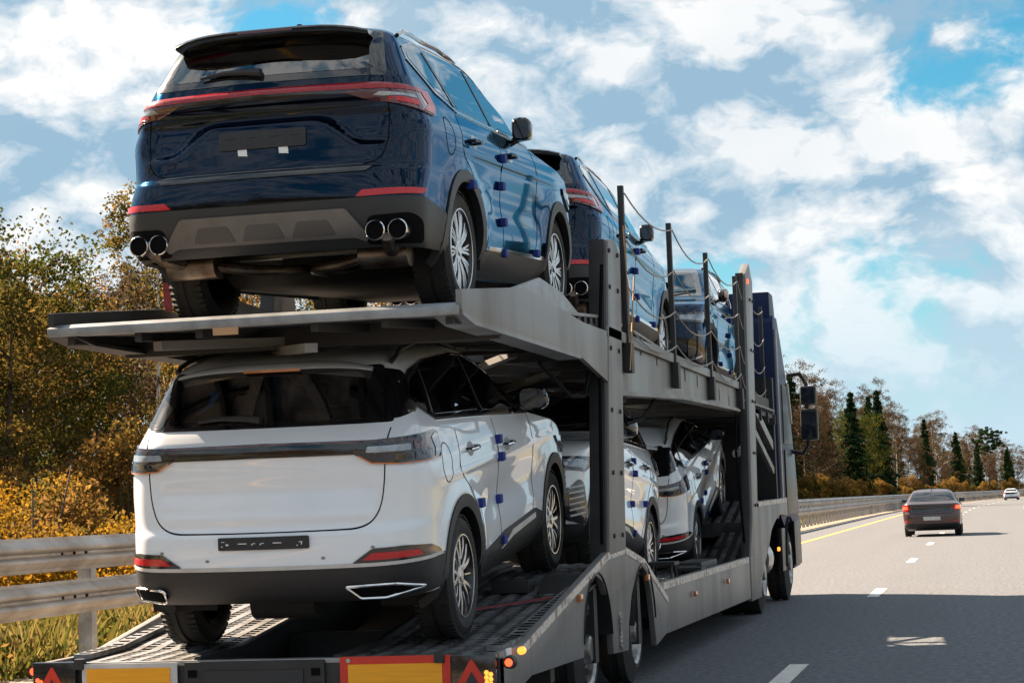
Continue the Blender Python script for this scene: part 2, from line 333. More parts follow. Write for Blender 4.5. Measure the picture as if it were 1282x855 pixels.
# ------------------------------------------------------------------ car bodies: stacked plan outlines, panels cut from the same surface
from mathutils.geometry import tessellate_polygon
class Body:
    def __init__(s, rows, wb, dents=(), dz=0.016, taper=(0.05, 0.07)):
        s.wb = wb; s.zmap = None; rows = np.array(rows, float); k = np.arange(len(rows)); tq = [0.0]
        for i in range(len(rows)-1):
            d = np.abs(rows[i+1]-rows[i]); n = int(max(2, math.ceil(d[0]/dz), math.ceil(max(d[1], d[2])/0.045), math.ceil(d[3]/0.03)))
            tq += [i+(j+1)/n for j in range(n)]
        tq = np.array(tq); P = np.stack([pchip(k, rows[:, c], tq) for c in range(rows.shape[1])], 1)
        s.Z = P[:, 0]; NR, NC, NS, NF = 18, 16, 120, 18
        X = []; Y = []
        for (z, xr, xf, w, rxr, ryr, br, rxf, ryf, bf) in P:
            rxr = min(rxr, (xf-xr)*0.2); rxf = min(rxf, (xf-xr)*0.2); ryr = min(ryr, w*0.6); ryf = min(ryf, w*0.6)
            br = min(br, (xf-xr)*0.15); bf = min(bf, (xf-xr)*0.15)
            y1 = np.linspace(0, w-ryr, NR, endpoint=False); x1 = xr+br*(y1/w)**2
            th = np.linspace(0, math.pi/2, NC, endpoint=False); e = 0.85
            y2 = w-ryr+ryr*np.sin(th)**e; x2 = xr+br*(y2/w)**2+rxr*(1-np.cos(th))
            x3 = np.linspace(xr+br+rxr, xf-bf-rxf, NS, endpoint=False); y3 = np.full(NS, w)
            th = np.linspace(math.pi/2, 0, NC, endpoint=False)
            y4 = w-ryf+ryf*np.sin(th)**e; x4 = xf-bf*(y4/w)**2-rxf*(1-np.cos(th))
            y5 = np.linspace(w-ryf, 0, NF); x5 = xf-bf*(y5/w)**2
            x = np.concatenate([x1, x2, x3, x4, x5]); y = np.concatenate([y1, y2, y3, y4, y5])
            y = y*(1-taper[0]*np.clip((0.15-x)/1.1, 0, 1)**2-taper[1]*np.clip((x-wb+0.2)/1.1, 0, 1)**2)
            for (fn) in dents:
                dx, dy = fn(x, y, z); x = x+dx; y = y+dy
            X.append(x); Y.append(y)
        s.X = np.array(X); s.Y = np.array(Y); s.J = s.X.shape[1]
        s.S = np.concatenate([np.zeros((len(X), 1)), np.cumsum(np.hypot(np.diff(s.X, axis=1), np.diff(s.Y, axis=1)), 1)], 1)
    def line(s, z):
        i = np.interp(z, s.Z, np.arange(len(s.Z))); a = min(int(i), len(s.Z)-2); f = i-a
        return (s.X[a]*(1-f)+s.X[a+1]*f, s.Y[a]*(1-f)+s.Y[a+1]*f, s.S[a]*(1-f)+s.S[a+1]*f)
    def pos(s, mode, a, z):
        X, Y, S = s.line(z); g = 1 if a >= 0 else -1; b = abs(a)
        if mode == 'side': return Vector((a, np.interp(a, X, Y), z))
        jm = int(np.argmax(Y))
        if mode == 'rear': return Vector((np.interp(b, Y[:jm+1], X[:jm+1]), a, z))
        if mode == 'front': return Vector((np.interp(b, Y[jm:][::-1], X[jm:][::-1]), a, z))
        if mode == 'wrap': return Vector((np.interp(b, S, X), g*np.interp(b, S, Y), z))
        if mode == 'wrapf': q = S[-1]-b; return Vector((np.interp(q, S, X), g*np.interp(q, S, Y), z))
    def nrm(s, mode, a, z):
        e = 0.006; da = s.pos(mode, a+e, z)-s.pos(mode, a-e, z); dz = s.pos(mode, a, z+e)-s.pos(mode, a, z-e); n = da.cross(dz)
        if n.length < 1e-12: n = Vector((0, 0, 1))
        n.normalize(); p = s.pos(mode, a, z)
        out = Vector((p.x-min(max(p.x, 0.3), 1.6), p.y*0.9, (p.z-0.9)*0.5))
        if mode == 'rear': out = Vector((-1, 0, 0.2))
        if mode == 'front': out = Vector((1, 0, 0.2))
        if mode == 'side': out = Vector((0, 1, 0.1))
        return n if n.dot(out) > 0 else -n
    def at(s, mode, a, z, off=0.0, side=1):
        if s.zmap and mode in ('rear', 'wrap'): z = float(np.interp(z, *s.zmap))
        p = s.pos(mode, a, z)+s.nrm(mode, a, z)*off
        return Vector((p.x, p.y*side, p.z))
    def patch(s, name, poly, mode, m, parent, off=0.004, skirt=0.014, res=0.06, side=1, holes=(), label=None):
        zm = (lambda z: float(np.interp(z, *s.zmap))) if s.zmap and mode in ('rear', 'wrap') else (lambda z: z)
        loops = [[Vector((p[0], zm(p[1]), 0)) for p in lp] for lp in [poly]+list(holes)]
        flat = [v for lp in loops for v in lp]; tris = tessellate_polygon(loops)
        bm = bmesh.new(); bv = [bm.verts.new(v) for v in flat]
        for t in tris:
            if len(set(t)) == 3:
                try: bm.faces.new([bv[i] for i in t])
                except ValueError: pass
        bmesh.ops.remove_doubles(bm, verts=bm.verts, dist=1e-5)
        for ax in (0, 1):
            lo = min(v.co[ax] for v in bm.verts); hi = max(v.co[ax] for v in bm.verts); n = int((hi-lo)/res)
            for k in range(1, n+1):
                c = [0, 0, 0]; c[ax] = lo+(hi-lo)*k/(n+1); nn = [0, 0, 0]; nn[ax] = 1
                bmesh.ops.bisect_plane(bm, geom=bm.verts[:]+bm.edges[:]+bm.faces[:], plane_co=c, plane_no=nn)
        bmesh.ops.recalc_face_normals(bm, faces=bm.faces)
        bnd = [e for e in bm.edges if len(e.link_faces) == 1]
        P = {}; Nn = {}
        for v in bm.verts: Nn[v] = s.nrm(mode, v.co.x, v.co.y); P[v] = s.pos(mode, v.co.x, v.co.y)+Nn[v]*off
        low = {}
        for e in bnd:
            for v in e.verts:
                if v not in low: low[v] = bm.verts.new((0, 0, 0)); P[low[v]] = P[v]-Nn[v]*skirt
        f0 = bm.faces[:] if False else [f for f in bm.faces]
        for e in bnd:
            a, b = e.verts
            lp = e.link_loops[0]
            a, b = (lp.vert, lp.link_loop_next.vert)
            bm.faces.new((b, a, low[a], low[b]))
        for v, p in P.items(): v.co = (p.x, p.y*side, p.z)
        f = f0[0]; f.normal_update(); v0 = f.verts[0]; nv = Nn[v0]; nv = Vector((nv.x, nv.y*side, nv.z))
        tot = sum((f_.calc_area()*(1 if (f_.normal_update() or True) and f_.normal.dot(Vector((Nn[f_.verts[0]].x, Nn[f_.verts[0]].y*side, Nn[f_.verts[0]].z))) > 0 else -1)) for f_ in f0)
        if tot < 0: bmesh.ops.reverse_faces(bm, faces=bm.faces)
        me = bpy.data.meshes.new(name); bm.to_mesh(me); bm.free(); me.materials.append(MATS[m]); me.shade_smooth(); me.set_sharp_from_angle(angle=R_(40))
        o = link(bpy.data.objects.new(name, me), parent)
        if label: o['label'] = label
        return o
    def both(s, *a, **k): return [s.patch(*a, side=g, **k) for g in (1, -1)]
    def shell(s, name, m, parent, cut, inset=0.0, zmin=0.0):
        """cut(mx,my,mz): boolean arrays of faces to leave open"""
        nz, J = s.X.shape; full = 2*J-2
        X = np.concatenate([s.X, s.X[:, -2:0:-1]], 1); Y = np.concatenate([s.Y, -s.Y[:, -2:0:-1]], 1); Z = np.repeat(s.Z[:, None], full, 1)
        V = np.stack([X, Y, Z], 2)
        if inset:
            du = np.roll(V, -1, 1)-np.roll(V, 1, 1); dv = np.gradient(V, axis=0); n = np.cross(du, dv); n /= np.linalg.norm(n, axis=2, keepdims=True)+1e-12
            V = V+n*inset
        idx = np.arange(nz*full).reshape(nz, full); a = idx[:-1]; b = np.roll(idx, -1, 1)[:-1]; c = np.roll(idx, -1, 1)[1:]; d = idx[1:]
        Q = np.stack([a, d, c, b], 2).reshape(-1, 4); Vf = V.reshape(-1, 3); C = Vf[Q].mean(1)
        keep = ~cut(C[:, 0], C[:, 1], C[:, 2]) & (C[:, 2] > zmin)
        Q = Q[keep]
        faces = [tuple(q) for q in Q.tolist()]
        if not inset: faces.append(tuple(idx[-1][::-1].tolist()))
        me = bpy.data.meshes.new(name); me.from_pydata(Vf.tolist(), [], faces); me.update()
        bm = bmesh.new(); bm.from_mesh(me); bmesh.ops.delete(bm, geom=[v for v in bm.verts if not v.link_faces], context='VERTS')
        bm.normal_update()
        top = max(bm.faces, key=lambda f: f.calc_center_median().z)
        if top.normal.z < 0: bmesh.ops.reverse_faces(bm, faces=bm.faces)
        bm.to_mesh(me); bm.free()
        me.materials.append(MATS[m]); me.shade_smooth()
        return link(bpy.data.objects.new(name, me), parent)

def wheel_meshes(style, r=0.365, w=0.235, rr=0.255):
    """returns (rim mesh, spoke dark mesh, tyre mesh); outer face towards -y"""
    t = MB(); h = w/2
    t.lathe([(-h+.012, rr-.004), (-h, rr+.02), (-h-.004, rr+.055), (-h+.008, r-.03), (-h+.03, r-.008), (-h+.07, r), (-.012, r), (-.012, r-.01), (.012, r-.01), (.012, r), (h-.07, r), (h-.03, r-.008), (h-.008, r-.03), (h+.004, rr+.05), (h, rr+.02), (h-.012, rr-.004), (-h+.012, rr-.004)], n=48)
    for k in range(56):           # tread blocks on the shoulders
        a = 2*math.pi*k/56
        for g in (-1, 1):
            c = Vector((math.cos(a)*(r-.004), g*(h-.04), math.sin(a)*(r-.004))); d = Vector((math.cos(a), 0, math.sin(a))); tn = Vector((-math.sin(a), 0, math.cos(a)))
            t.bar(c-tn*.012, c+tn*.012, .055, .014, up=d)
    tyre = t.build('tyre', 'tyre', smooth=True, sharp=30)
    b = MB(); d = MB()
    b.lathe([(-h+.012, rr), (-h+.002, rr-.004), (-h+.002, rr-.012), (-h+.012, rr-.016)], n=48)
    d.lathe([(-h+.012, rr), (-h+.004, rr-.004), (-h+.004, rr-.014), (-h+.02, rr-.02), (-h+.09, rr-.035), (h-.02, rr-.03), (h, rr)], n=48)
    f = -h+.018
    b.lathe([(f-.004, .0), (f-.004, .03), (f+.004, .036), (f+.006, .065), (f+.03, .07)], n=20)
    def spoke(a, w0, w1, th, r0=.05, r1=rr-.012, y0=0.006, y1=0.0, sk=0.0):
        d = Vector((math.cos(a), 0, math.sin(a))); tn = Vector((-math.sin(a), 0, math.cos(a)))
        v = []
        for (q, ww, yy, o) in ((r0, w0, f+y0, 0.0), ((r0+r1)/2, (w0+w1)/2, f-.004, sk*.5), (r1, w1, f+y1, sk)):
            for (g, dy) in ((-1, .003), (-.7, 0), (.7, 0), (1, .003), (1, th), (-1, th)):
                v.append(d*q+tn*(g*ww/2+o)+Vector((0, yy+dy, 0)))
        fc = []
        for i in range(2):
            for k in range(6): fc.append((i*6+k, i*6+(k+1) % 6, i*6+6+(k+1) % 6, i*6+6+k))
        b.add(v, fc+[(5, 4, 3, 2, 1, 0), (12, 13, 14, 15, 16, 17)])
    if style == 'multi':
        for k in range(10):
            a = 2*math.pi*k/10
            spoke(a, .022, .016, .03, sk=.0); spoke(a+.21, .016, .013, .026, r0=.07, sk=.018); spoke(a-.21+.42, .014, .012, .026, r0=.07, sk=-.022)
    elif style == 'five':
        for k in range(5):
            a = 2*math.pi*k/5
            spoke(a, .03, .02, .035, sk=.055); spoke(a, .03, .02, .035, sk=-.055); spoke(a+.63, .012, .012, .02, r0=.1, sk=.0)
    else:
        for k in range(5): spoke(2*math.pi*k/5, .05, .07, .03)
    rim = b.build('wheel', 'rim_silver', smooth=True, sharp=30)
    d.lathe([(f+.045, .0), (f+.045, .15), (f+.06, .155), (f+.06, rr-.03)], n=32)
    disc = d.build('brake_disc', 'rim_dark', smooth=True)
    out = (rim.data, tyre.data, disc.data)
    for o in (rim, tyre, disc): bpy.data.objects.remove(o)
    return out
def add_wheel(parent, meshes, x, y, z, spin=0.0, steer=0.0):
    rim, tyre, disc = meshes
    o = link(bpy.data.objects.new('wheel', rim), parent); o.location = (x, y, z); o.rotation_euler = (0, spin, (math.pi if y > 0 else 0)+steer)
    link(bpy.data.objects.new('tyre', tyre), o); link(bpy.data.objects.new('brake_disc', disc), o)
    return o

def seats(parent, xf=1.35, xb=0.35, zb=0.55, cover='seat_fabric'):
    def seat(name, x, y, w):
        m = MB(); m.cbox((x+.25, y, zb+.08), (.52, w, .16)); m.bar((x, y, zb+.1), (x-.18, y, zb+.62), w, .13, up=(1, 0, 0.3))
        m.cbox((x-.22, y, zb+.74), (.09, min(w*.55, .28), .17))
        return m.build(name, cover, parent, bevel=0.035)
    for y in (-.37, .37): seat('seat', xf, y, .5)
    for y in (-.36, .36): seat('seat', xb, y, .66)
    m = MB(); m.prism([(2.0, .75), (1.95, 1.08), (1.72, 1.1), (1.65, .8)], -.68, .68, 'y'); m.tube([(1.62, .37+.18*math.cos(a), .98+.17*math.sin(a)) for a in np.linspace(0, 2*math.pi, 17)], .016, 6)
    m.build('dashboard', 'interior', parent, bevel=0.02)

def suv(kind):
    """one car with its rear axle over the origin, nose towards +x"""
    root = empty('blue_suv' if kind == 'A' else 'white_suv')
    A = kind == 'A'
    if A:
        wb = 2.71; paint = 'blue_paint'; r = 0.37
        rows = [(0.22, -.70, 3.28, .78, .22, .22, .04, .25, .35, .08), (0.30, -.86, 3.45, .85, .22, .22, .05, .25, .38, .10), (.40, -.98, 3.55, .90, .17, .19, .05, .26, .40, .12),
                (.54, -1.045, 3.62, .925, .18, .20, .06, .27, .40, .13), (.66, -1.06, 3.64, .93, .20, .22, .07, .27, .40, .14), (.80, -1.045, 3.63, .928, .27, .28, .09, .27, .40, .14), (.835, -1.01, 3.62, .926, .26, .27, .09, .27, .4, .14),
                (.95, -.995, 3.57, .93, .26, .27, .09, .27, .4, .15), (1.03, -.985, 3.47, .934, .26, .26, .09, .26, .4, .16), (1.08, -.975, 3.22, .928, .26, .25, .09, .24, .38, .16),
                (1.13, -.965, 2.77, .912, .26, .24, .09, .22, .34, .17), (1.175, -.985, 2.40, .893, .27, .24, .10, .2, .3, .18), (1.28, -.985, 2.10, .845, .27, .23, .10, .16, .22, .18), (1.30, -.955, 2.05, .835, .25, .21, .10, .16, .2, .18), (1.36, -.915, 1.93, .81, .22, .18, .10, .15, .18, .18),
                (1.48, -.83, 1.68, .755, .2, .16, .10, .14, .15, .18), (1.60, -.74, 1.42, .70, .18, .14, .10, .13, .14, .17), (1.655, -.69, 1.24, .665, .17, .14, .09, .13, .14, .16),
                (1.69, -.60, 1.06, .61, .18, .16, .08, .14, .16, .15), (1.72, -.35, .86, .50, .2, .18, .05, .15, .2, .12), (1.738, -.05, .68, .34, .15, .15, .03, .1, .15, .06), (1.746, .22, .5, .12, .05, .05, .01, .05, .05, .02), (1.748, .32, .42, .03, .02, .02, .0, .02, .02, .0)]
    else:
        wb = 2.67; paint = 'white_paint'; r = 0.36
        rows = [(0.24, -.56, 3.24, .78, .22, .22, .04, .25, .35, .08), (0.32, -.76, 3.40, .85, .22, .22, .05, .25, .38, .10), (.42, -.88, 3.50, .89, .24, .26, .06, .26, .40, .12),
                (.52, -.925, 3.55, .905, .26, .27, .07, .27, .40, .13), (.62, -.94, 3.57, .91, .27, .28, .08, .27, .40, .14), (.74, -.932, 3.56, .91, .27, .28, .08, .27, .40, .14), (.79, -.912, 3.56, .91, .26, .28, .08, .27, .4, .14),
                (.97, -.895, 3.45, .914, .26, .27, .08, .27, .4, .15), (1.06, -.885, 3.20, .912, .26, .26, .08, .26, .4, .16), (1.12, -.88, 2.80, .903, .26, .25, .08, .24, .38, .16),
                (1.18, -.885, 2.40, .888, .26, .24, .08, .22, .34, .17), (1.245, -.875, 2.16, .868, .26, .23, .08, .2, .3, .18), (1.29, -.845, 2.06, .848, .25, .22, .08, .17, .24, .18), (1.36, -.785, 1.94, .812, .22, .18, .08, .15, .18, .18),
                (1.48, -.70, 1.72, .762, .2, .16, .09, .14, .15, .18), (1.59, -.625, 1.47, .71, .18, .14, .09, .13, .14, .17), (1.655, -.575, 1.30, .67, .17, .14, .09, .13, .14, .16),
                (1.70, -.48, 1.12, .61, .18, .16, .08, .14, .16, .15), (1.74, -.25, .90, .50, .2, .18, .05, .15, .2, .12), (1.762, 0.0, .70, .34, .15, .15, .03, .1, .15, .06), (1.772, .25, .52, .12, .05, .05, .01, .05, .05, .02), (1.775, .35, .44, .03, .02, .02, .0, .02, .02, .0)]
    sm = lambda t: np.clip(t, 0, 1)**2*(3-2*np.clip(t, 0, 1))
    def side_form(x, y, z):      # hollow door sides, a shoulder crease, flared arches
        on = sm((x-0.35)/0.5)*sm((2.4-x)/0.5)
        d = -0.022*on*math.exp(-((z-.72)/.13)**2)+0.010*on*math.exp(-((z-.40)/.08)**2)
        cr = 0.010*math.exp(-((z-(.985 if A else .975))/.022)**2)*sm((x+.5)/.5)*sm((3.1-x)/.6)
        fl = 0
        for c in (0, wb):
            q = np.hypot(x-c, z-.38); fl = fl+0.016*np.exp(-((q-.46)/.09)**2)
        wgt = np.clip((np.abs(y)-.5)/.3, 0, 1)
        return np.zeros_like(x), (d+cr+fl)*wgt
    def rear_form(x, y, z):
        if not A: 
            g = (0.016*math.exp(-((z-.99)/.06)**2)-0.010*math.exp(-((z-.84)/.025)**2))*(x < 0)*sm((.68-np.abs(y))/.10)
            return g, np.zeros_like(y)
        zl = 1.10-.17*sm((np.abs(y)-.30)/.30)
        q = sm((z-zl)/.06)*sm((1.245-z)/.05)*sm((.80-np.abs(y))/.12)*(x < 0)
        return 0.05*q, np.zeros_like(y)
    B = Body(rows, wb, (side_form, rear_form), taper=(.03 if A else .05, .07)); ZB = ([0, .20, .225, .30, .37, .455, .48, .59, .725, .76, .86, 1.02, 1.115, 1.17, 1.245, 1.30, 1.612, 1.72], [0, .26, .36, .39, .46, .555, .577, .655, .74, .76, .90, 1.098, 1.175, 1.245, 1.335, 1.37, 1.65, 1.775])
    if not A: B.zmap = ZB
    zr = r+.005; ra = r+.055
    zo = .04 if A else 0.05
    # ---- openings
    panes = {'front': round_poly([(1.90, 1.22), (.88, 1.28), (.95, 1.602), (1.12, 1.58), (1.25, 1.525), (1.62, 1.385)], .02),
             'rear': round_poly([(.79, 1.29), (-.20, 1.335), (-.06, 1.585), (.30, 1.612), (.86, 1.608)], .02),
             'quarter': round_poly([(-.28, 1.36), (-.44, 1.425), (-.47, 1.45), (-.36, 1.535), (-.16, 1.575)], .02)}
    dlo = [(2.0, 1.185), (.85, 1.255), (.30, 1.285), (-.22, 1.31), (-.43, 1.40), (-.50, 1.38), (-.565, 1.385), (-.475, 1.54), (-.28, 1.59), (.10, 1.632), (.80, 1.64), (1.06, 1.62), (1.25, 1.56), (1.66, 1.395)]
    if A:
        panes = {'front': [(1.95, 1.235), (1.06, 1.25), (1.02, 1.61), (1.14, 1.585), (1.26, 1.515), (1.62, 1.36)],
                 'rear': [(.97, 1.25), (.22, 1.265), (.02, 1.60), (.30, 1.622), (.92, 1.622)],
                 'quarter': [(.10, 1.285), (-.16, 1.345), (-.44, 1.50), (-.42, 1.545), (-.20, 1.58), (-.07, 1.595)]}
        panes = {k: round_poly(v, .02) for k, v in panes.items()}
        dlo = [(2.04, 1.205), (.14, 1.24), (-.20, 1.325), (-.50, 1.50), (-.47, 1.57), (-.22, 1.622), (.12, 1.652), (.80, 1.652), (1.06, 1.63), (1.26, 1.56), (1.66, 1.375)]
    dlo = round_poly(dlo, .015, 3)
    if A: rg = [(-.62, 1.40), (.62, 1.40), (.57, 1.63), (-.57, 1.63)]; rs = [(-.715, 1.355), (.715, 1.355), (.63, 1.66), (-.63, 1.66)]
    else: rg = [(-.61, 1.285), (.61, 1.285), (.53, 1.575), (-.53, 1.575)]; rs = [(-.735, 1.245), (.735, 1.245), (.70, 1.33), (.625, 1.612), (-.625, 1.612), (-.70, 1.33)]
    rg = round_poly(rg, .06); rs = round_poly(rs, .03)
    ws = round_poly([(-.68, 1.25+zo), (.68, 1.25+zo), (.55, 1.565+zo), (-.55, 1.565+zo)], .05); wsf = round_poly([(-.76, 1.20+zo), (.76, 1.20+zo), (.60, 1.60+zo), (-.60, 1.60+zo)], .03)
    def near(poly, a, b, e=.016):
        o = in_poly(poly, a, b)
        for da, db in ((e, 0), (-e, 0), (0, e), (0, -e)): o = o | in_poly(poly, a+da, b+db)
        return o
    def cut(x, y, z):
        o = (np.abs(y) > .5) & ((np.hypot(x, z-zr) < ra) | (np.hypot(x-wb, z-zr) < ra))
        o |= (z < (.372 if A else .362)) & (x < -.30)
        for p in panes.values(): o |= (np.abs(y) > .4) & near(p, x, z)
        o |= (x < -.3) & near([(a_, float(np.interp(b_, *ZB))) for a_, b_ in rg] if not A else rg, y, z)
        o |= (x > .9) & near(ws, y, z)
        return o
    B.shell('body', paint, root, cut)
    B.shell('interior_lining', 'interior', root, cut, inset=.03, zmin=.95)
    # ---- windows
    for g in (1, -1):
        B.patch('window_surround', dlo, 'side', 'black_gloss', root, off=.003, side=g, holes=[p for p in panes.values()])
        for p in panes.values(): B.patch('side_window', [(a, b) for a, b in p], 'side', 'sky_glass' if A else 'side_glass', root, off=.005, skirt=.004, side=g)
        if A: tr = [(2.04, 1.20), (1.0, 1.222), (.14, 1.235), (-.20, 1.32), (-.50, 1.495)]
        else: tr = [(2.0, 1.18), (.85, 1.25), (.30, 1.28), (-.22, 1.305), (-.43, 1.396), (-.50, 1.375), (-.56, 1.38)]
        B.patch('window_trim', strip_poly(tr, .014), 'side', 'chrome', root, off=.007, side=g)
        zt_ = .002 if A else .004
        tt = [(-.47, 1.57), (-.22, 1.624), (.12, 1.654), (.80, 1.654), (1.06, 1.632), (1.26, 1.562), (1.66, 1.377), (2.02, 1.21)] if A else [(-.475, 1.545), (-.28, 1.595), (.10, 1.637), (.80, 1.645), (1.06, 1.625), (1.25, 1.565), (1.66, 1.40), (1.99, 1.19)]
        tt = [tuple(np.array(tt[k])*(1-t)+np.array(tt[k+1])*t) for k in range(len(tt)-1) for t in (0, .25, .5, .75)]+[tt[-1]]
        B.patch('window_trim', strip_poly(tt, .010), 'side', 'black_gloss' if A else 'chrome', root, off=.007, side=g)
        for (b0, b1) in (((.835, 1.275), (.905, 1.61)), ((-.235, 1.34), (-.10, 1.585))) if not A else (((1.01, 1.245), (.97, 1.615)), ((.14, 1.27), (-.02, 1.60))):
            B.patch('pillar_strip', strip_poly([tuple(np.array(b0)*(1-t)+np.array(b1)*t) for t in (0, .33, .66, 1)], .03), 'side', 'black_gloss', root, off=.009, side=g)
            B.patch('pillar_edge', strip_poly([tuple(np.array(b0)*(1-t)+np.array(b1)*t+np.array((.022, 0))) for t in (0, .33, .66, 1)], .008), 'side', 'silver_paint', root, off=.010, side=g)
    B.patch('rear_window_surround', rs, 'rear', 'black_gloss', root, off=.003, holes=[rg]); B.patch('rear_window', rg, 'rear', 'tint_glass', root, off=.005, skirt=.004)
    B.patch('windscreen_surround', wsf, 'front', 'black_gloss', root, off=.003, holes=[ws]); B.patch('windscreen', ws, 'front', 'clear_glass', root, off=.005, skirt=.004)
    seats(root, zb=.55 if A else .66, cover='seat_fabric' if A else 'film_blue')
    MB().box((-.70, -.60, .98), (.02, .60, 1.0)).build('parcel_shelf', 'interior' if A else 'film_blue', root)
    # ---- wheels, arches, cladding
    wm = wheel_meshes('multi' if A else 'five', r=r, rr=.262 if A else .25)
    for i, (x, g) in enumerate(((0, 1), (0, -1), (wb, 1), (wb, -1))): add_wheel(root, wm, x, g*.785, r, spin=.3+i*.4)
    for x in (0, wb):
        ring = arc(x, zr, ra+.062, -14 if x else -8, 188 if x else 194, 26)+arc(x, zr, ra-.012, 186 if x else 192, -12 if x else -6, 26)
        for g in (1, -1):
            B.patch('arch_cladding', ring, 'side', 'grey_plastic' if A else 'black_plastic', root, off=.010, skirt=.05, res=.09, side=g)
            m = MB(); m.lathe([(0, ra+.006), (-.40, ra+.006), (-.42, .0)], n=24, c=(x, .90, zr), a0=R_(-15), a1=R_(195)) if g > 0 else m.lathe([(0, ra+.006), (.40, ra+.006), (.42, .0)], n=24, c=(x, -.90, zr), a0=R_(-15), a1=R_(195))
            m.build('wheel_well', 'underbody', root, smooth=True)
    cl = 'grey_plastic' if A else 'black_plastic'
    rk = [(.46, .235), (wb-.47, .235), (wb-.46, .415), (wb-.62, .43), (.58, .40), (.46, .38)] if A else [(.44, .24), (wb-.45, .24), (wb-.45, .47), (wb-.62, .52), (1.1, .49), (.60, .43), (.44, .42)]
    B.both('sill_cladding', rk, 'side', cl, root, off=.010, skirt=.03)
    if A: B.both('sill_trim', [(.52, .40), (2.18, .405), (2.16, .43), (.60, .425)], 'side', 'chrome', root, off=.014)
    else: B.both('sill_trim', [(1.0, .385), (1.3, .43), (2.0, .46), (2.0, .495), (1.3, .47)], 'side', 'plate_white', root, off=.014)
    # ---- doors: gaps, handles, foam guards
    up = zo
    hz = (.985, 1.0) if A else (1.03, 1.10)
    gaps = [[(1.0, 1.17+up), (1.0, .41)], [(1.98, 1.14+up), (2.05, .95), (2.03, .62), (1.93, .43)], [(.07, 1.17+up), (.0, .98), (.20, .86), (.40, .68), (.53, .50), (.56, .41)]]
    for g in (1, -1):
        for q in gaps: B.patch('door_gap', strip_poly([p for k in range(len(q)-1) for p in [tuple(np.array(q[k])+(np.array(q[k+1])-np.array(q[k]))*t) for t in np.linspace(0, 1, 6)]], .007), 'side', 'seam', root, off=.0015, skirt=.004, side=g)
        for hx in (1.16, .20):
            hh = 1.06 if A else (1.03 if hx > .5 else 1.085); m = MB(); p = B.at('side', hx, hh, 0, g); q = B.at('side', hx+.2, hh+.005, 0, g); o = Vector((0, g, 0))
            m.tube([p-o*.01, p+o*.03, p+(q-p)*.3+o*.042, p+(q-p)*.7+o*.042, q+o*.03, q-o*.01], .013, 8)
            m.build('door_handle', 'chrome' if not A else paint, root, smooth=True)
            B.patch('handle_recess', [(hx+.1+.075*math.cos(t), hh+.045*math.sin(t)) for t in np.linspace(0, 2*math.pi, 18)[:-1]], 'side', 'black_gloss' if A else 'silver_paint', root, off=.0015, skirt=.004, side=g)
        fx = [(.99, .84), (.99, .60), (1.0, .40), (1.93, .44), (1.0, .98+up), (.12, .78)] if A else [(1.0, .70), (1.0, 1.08), (1.0, .97), (1.0, .44), (.42, .74)]
        for (x, z) in fx:
            p = B.at('side', x, z, .008, g); m = MB(); m.cbox(p, (.075, .05, .055)); m.build('foam_guard', 'foam_blue', root, bevel=.008)
    fl = [(.02+.095*math.cos(t), .985+.115*math.sin(t)) for t in np.linspace(R_(60), R_(420), 30)]
    B.patch('fuel_lid_gap', strip_poly([(p[0]-.27, p[1]+.02+up) for p in fl], .006), 'side', 'seam', root, off=.0015, skirt=.004, side=-1)
    for g in (1, -1):   # folded mirrors
        p = B.at('side', 1.64 if A else 1.84, 1.20 if A else 1.215, 0, g); m = MB()
        mw = .62 if A else 1.0; c = p+Vector((-.03, g*(.07 if A else .115), .075)); n_ = 10
        v = []; f = []
        for i, (ax, sc) in enumerate(((-.085, .80), (-.07, .97), (-.02, 1.0), (.05, .86), (.10, .52), (.115, .1))):
            for k in range(16):
                t = 2*math.pi*k/16; cy = math.copysign(abs(math.cos(t))**.6, math.cos(t)); cz = math.copysign(abs(math.sin(t))**.6, math.sin(t))
                v.append(c+Vector((ax+.012*cy*g, cy*.105*sc*mw, cz*.082*sc)))
        for i in range(5):
            for k in range(16): f.append((i*16+k, i*16+(k+1) % 16, i*16+16+(k+1) % 16, i*16+16+k))
        m.add(v, f+[tuple(range(80, 96))])
        mo = m.build('door_mirror', 'black_gloss', root, smooth=True)
        gm = MB(); gm.add([c+Vector((-.083, math.copysign(abs(math.cos(t))**.6, math.cos(t))*.088*mw, math.copysign(abs(math.sin(t))**.6, math.sin(t))*.066)) for t in [2*math.pi*k/16 for k in range(16)]], [tuple(range(15, -1, -1))])
        gm.build('mirror_glass', 'smoke_lens', mo)
        hs = MB(); hs.lathe([(-.09, .0)]*1+[(-.09, .0)], n=4) if False else hs.bar(p-Vector((0, g*.03, .0)), c+Vector((.0, -g*.02, -.055)), .07, .03)
        hs.build('mirror_stalk', 'black_plastic', mo)
    if not A:
        zmk = B.zmap; B.zmap = None
        for g in (1, -1): B.patch('pillar_trim', round_poly([(.64, 1.35), (.78, 1.352), (.93, 1.375), (.965, 1.40), (.90, 1.55), (.80, 1.605), (.56, 1.64), (.58, 1.5)], .02), 'wrap', 'black_gloss', root, off=.0045, side=g, res=.04)
        B.zmap = zmk
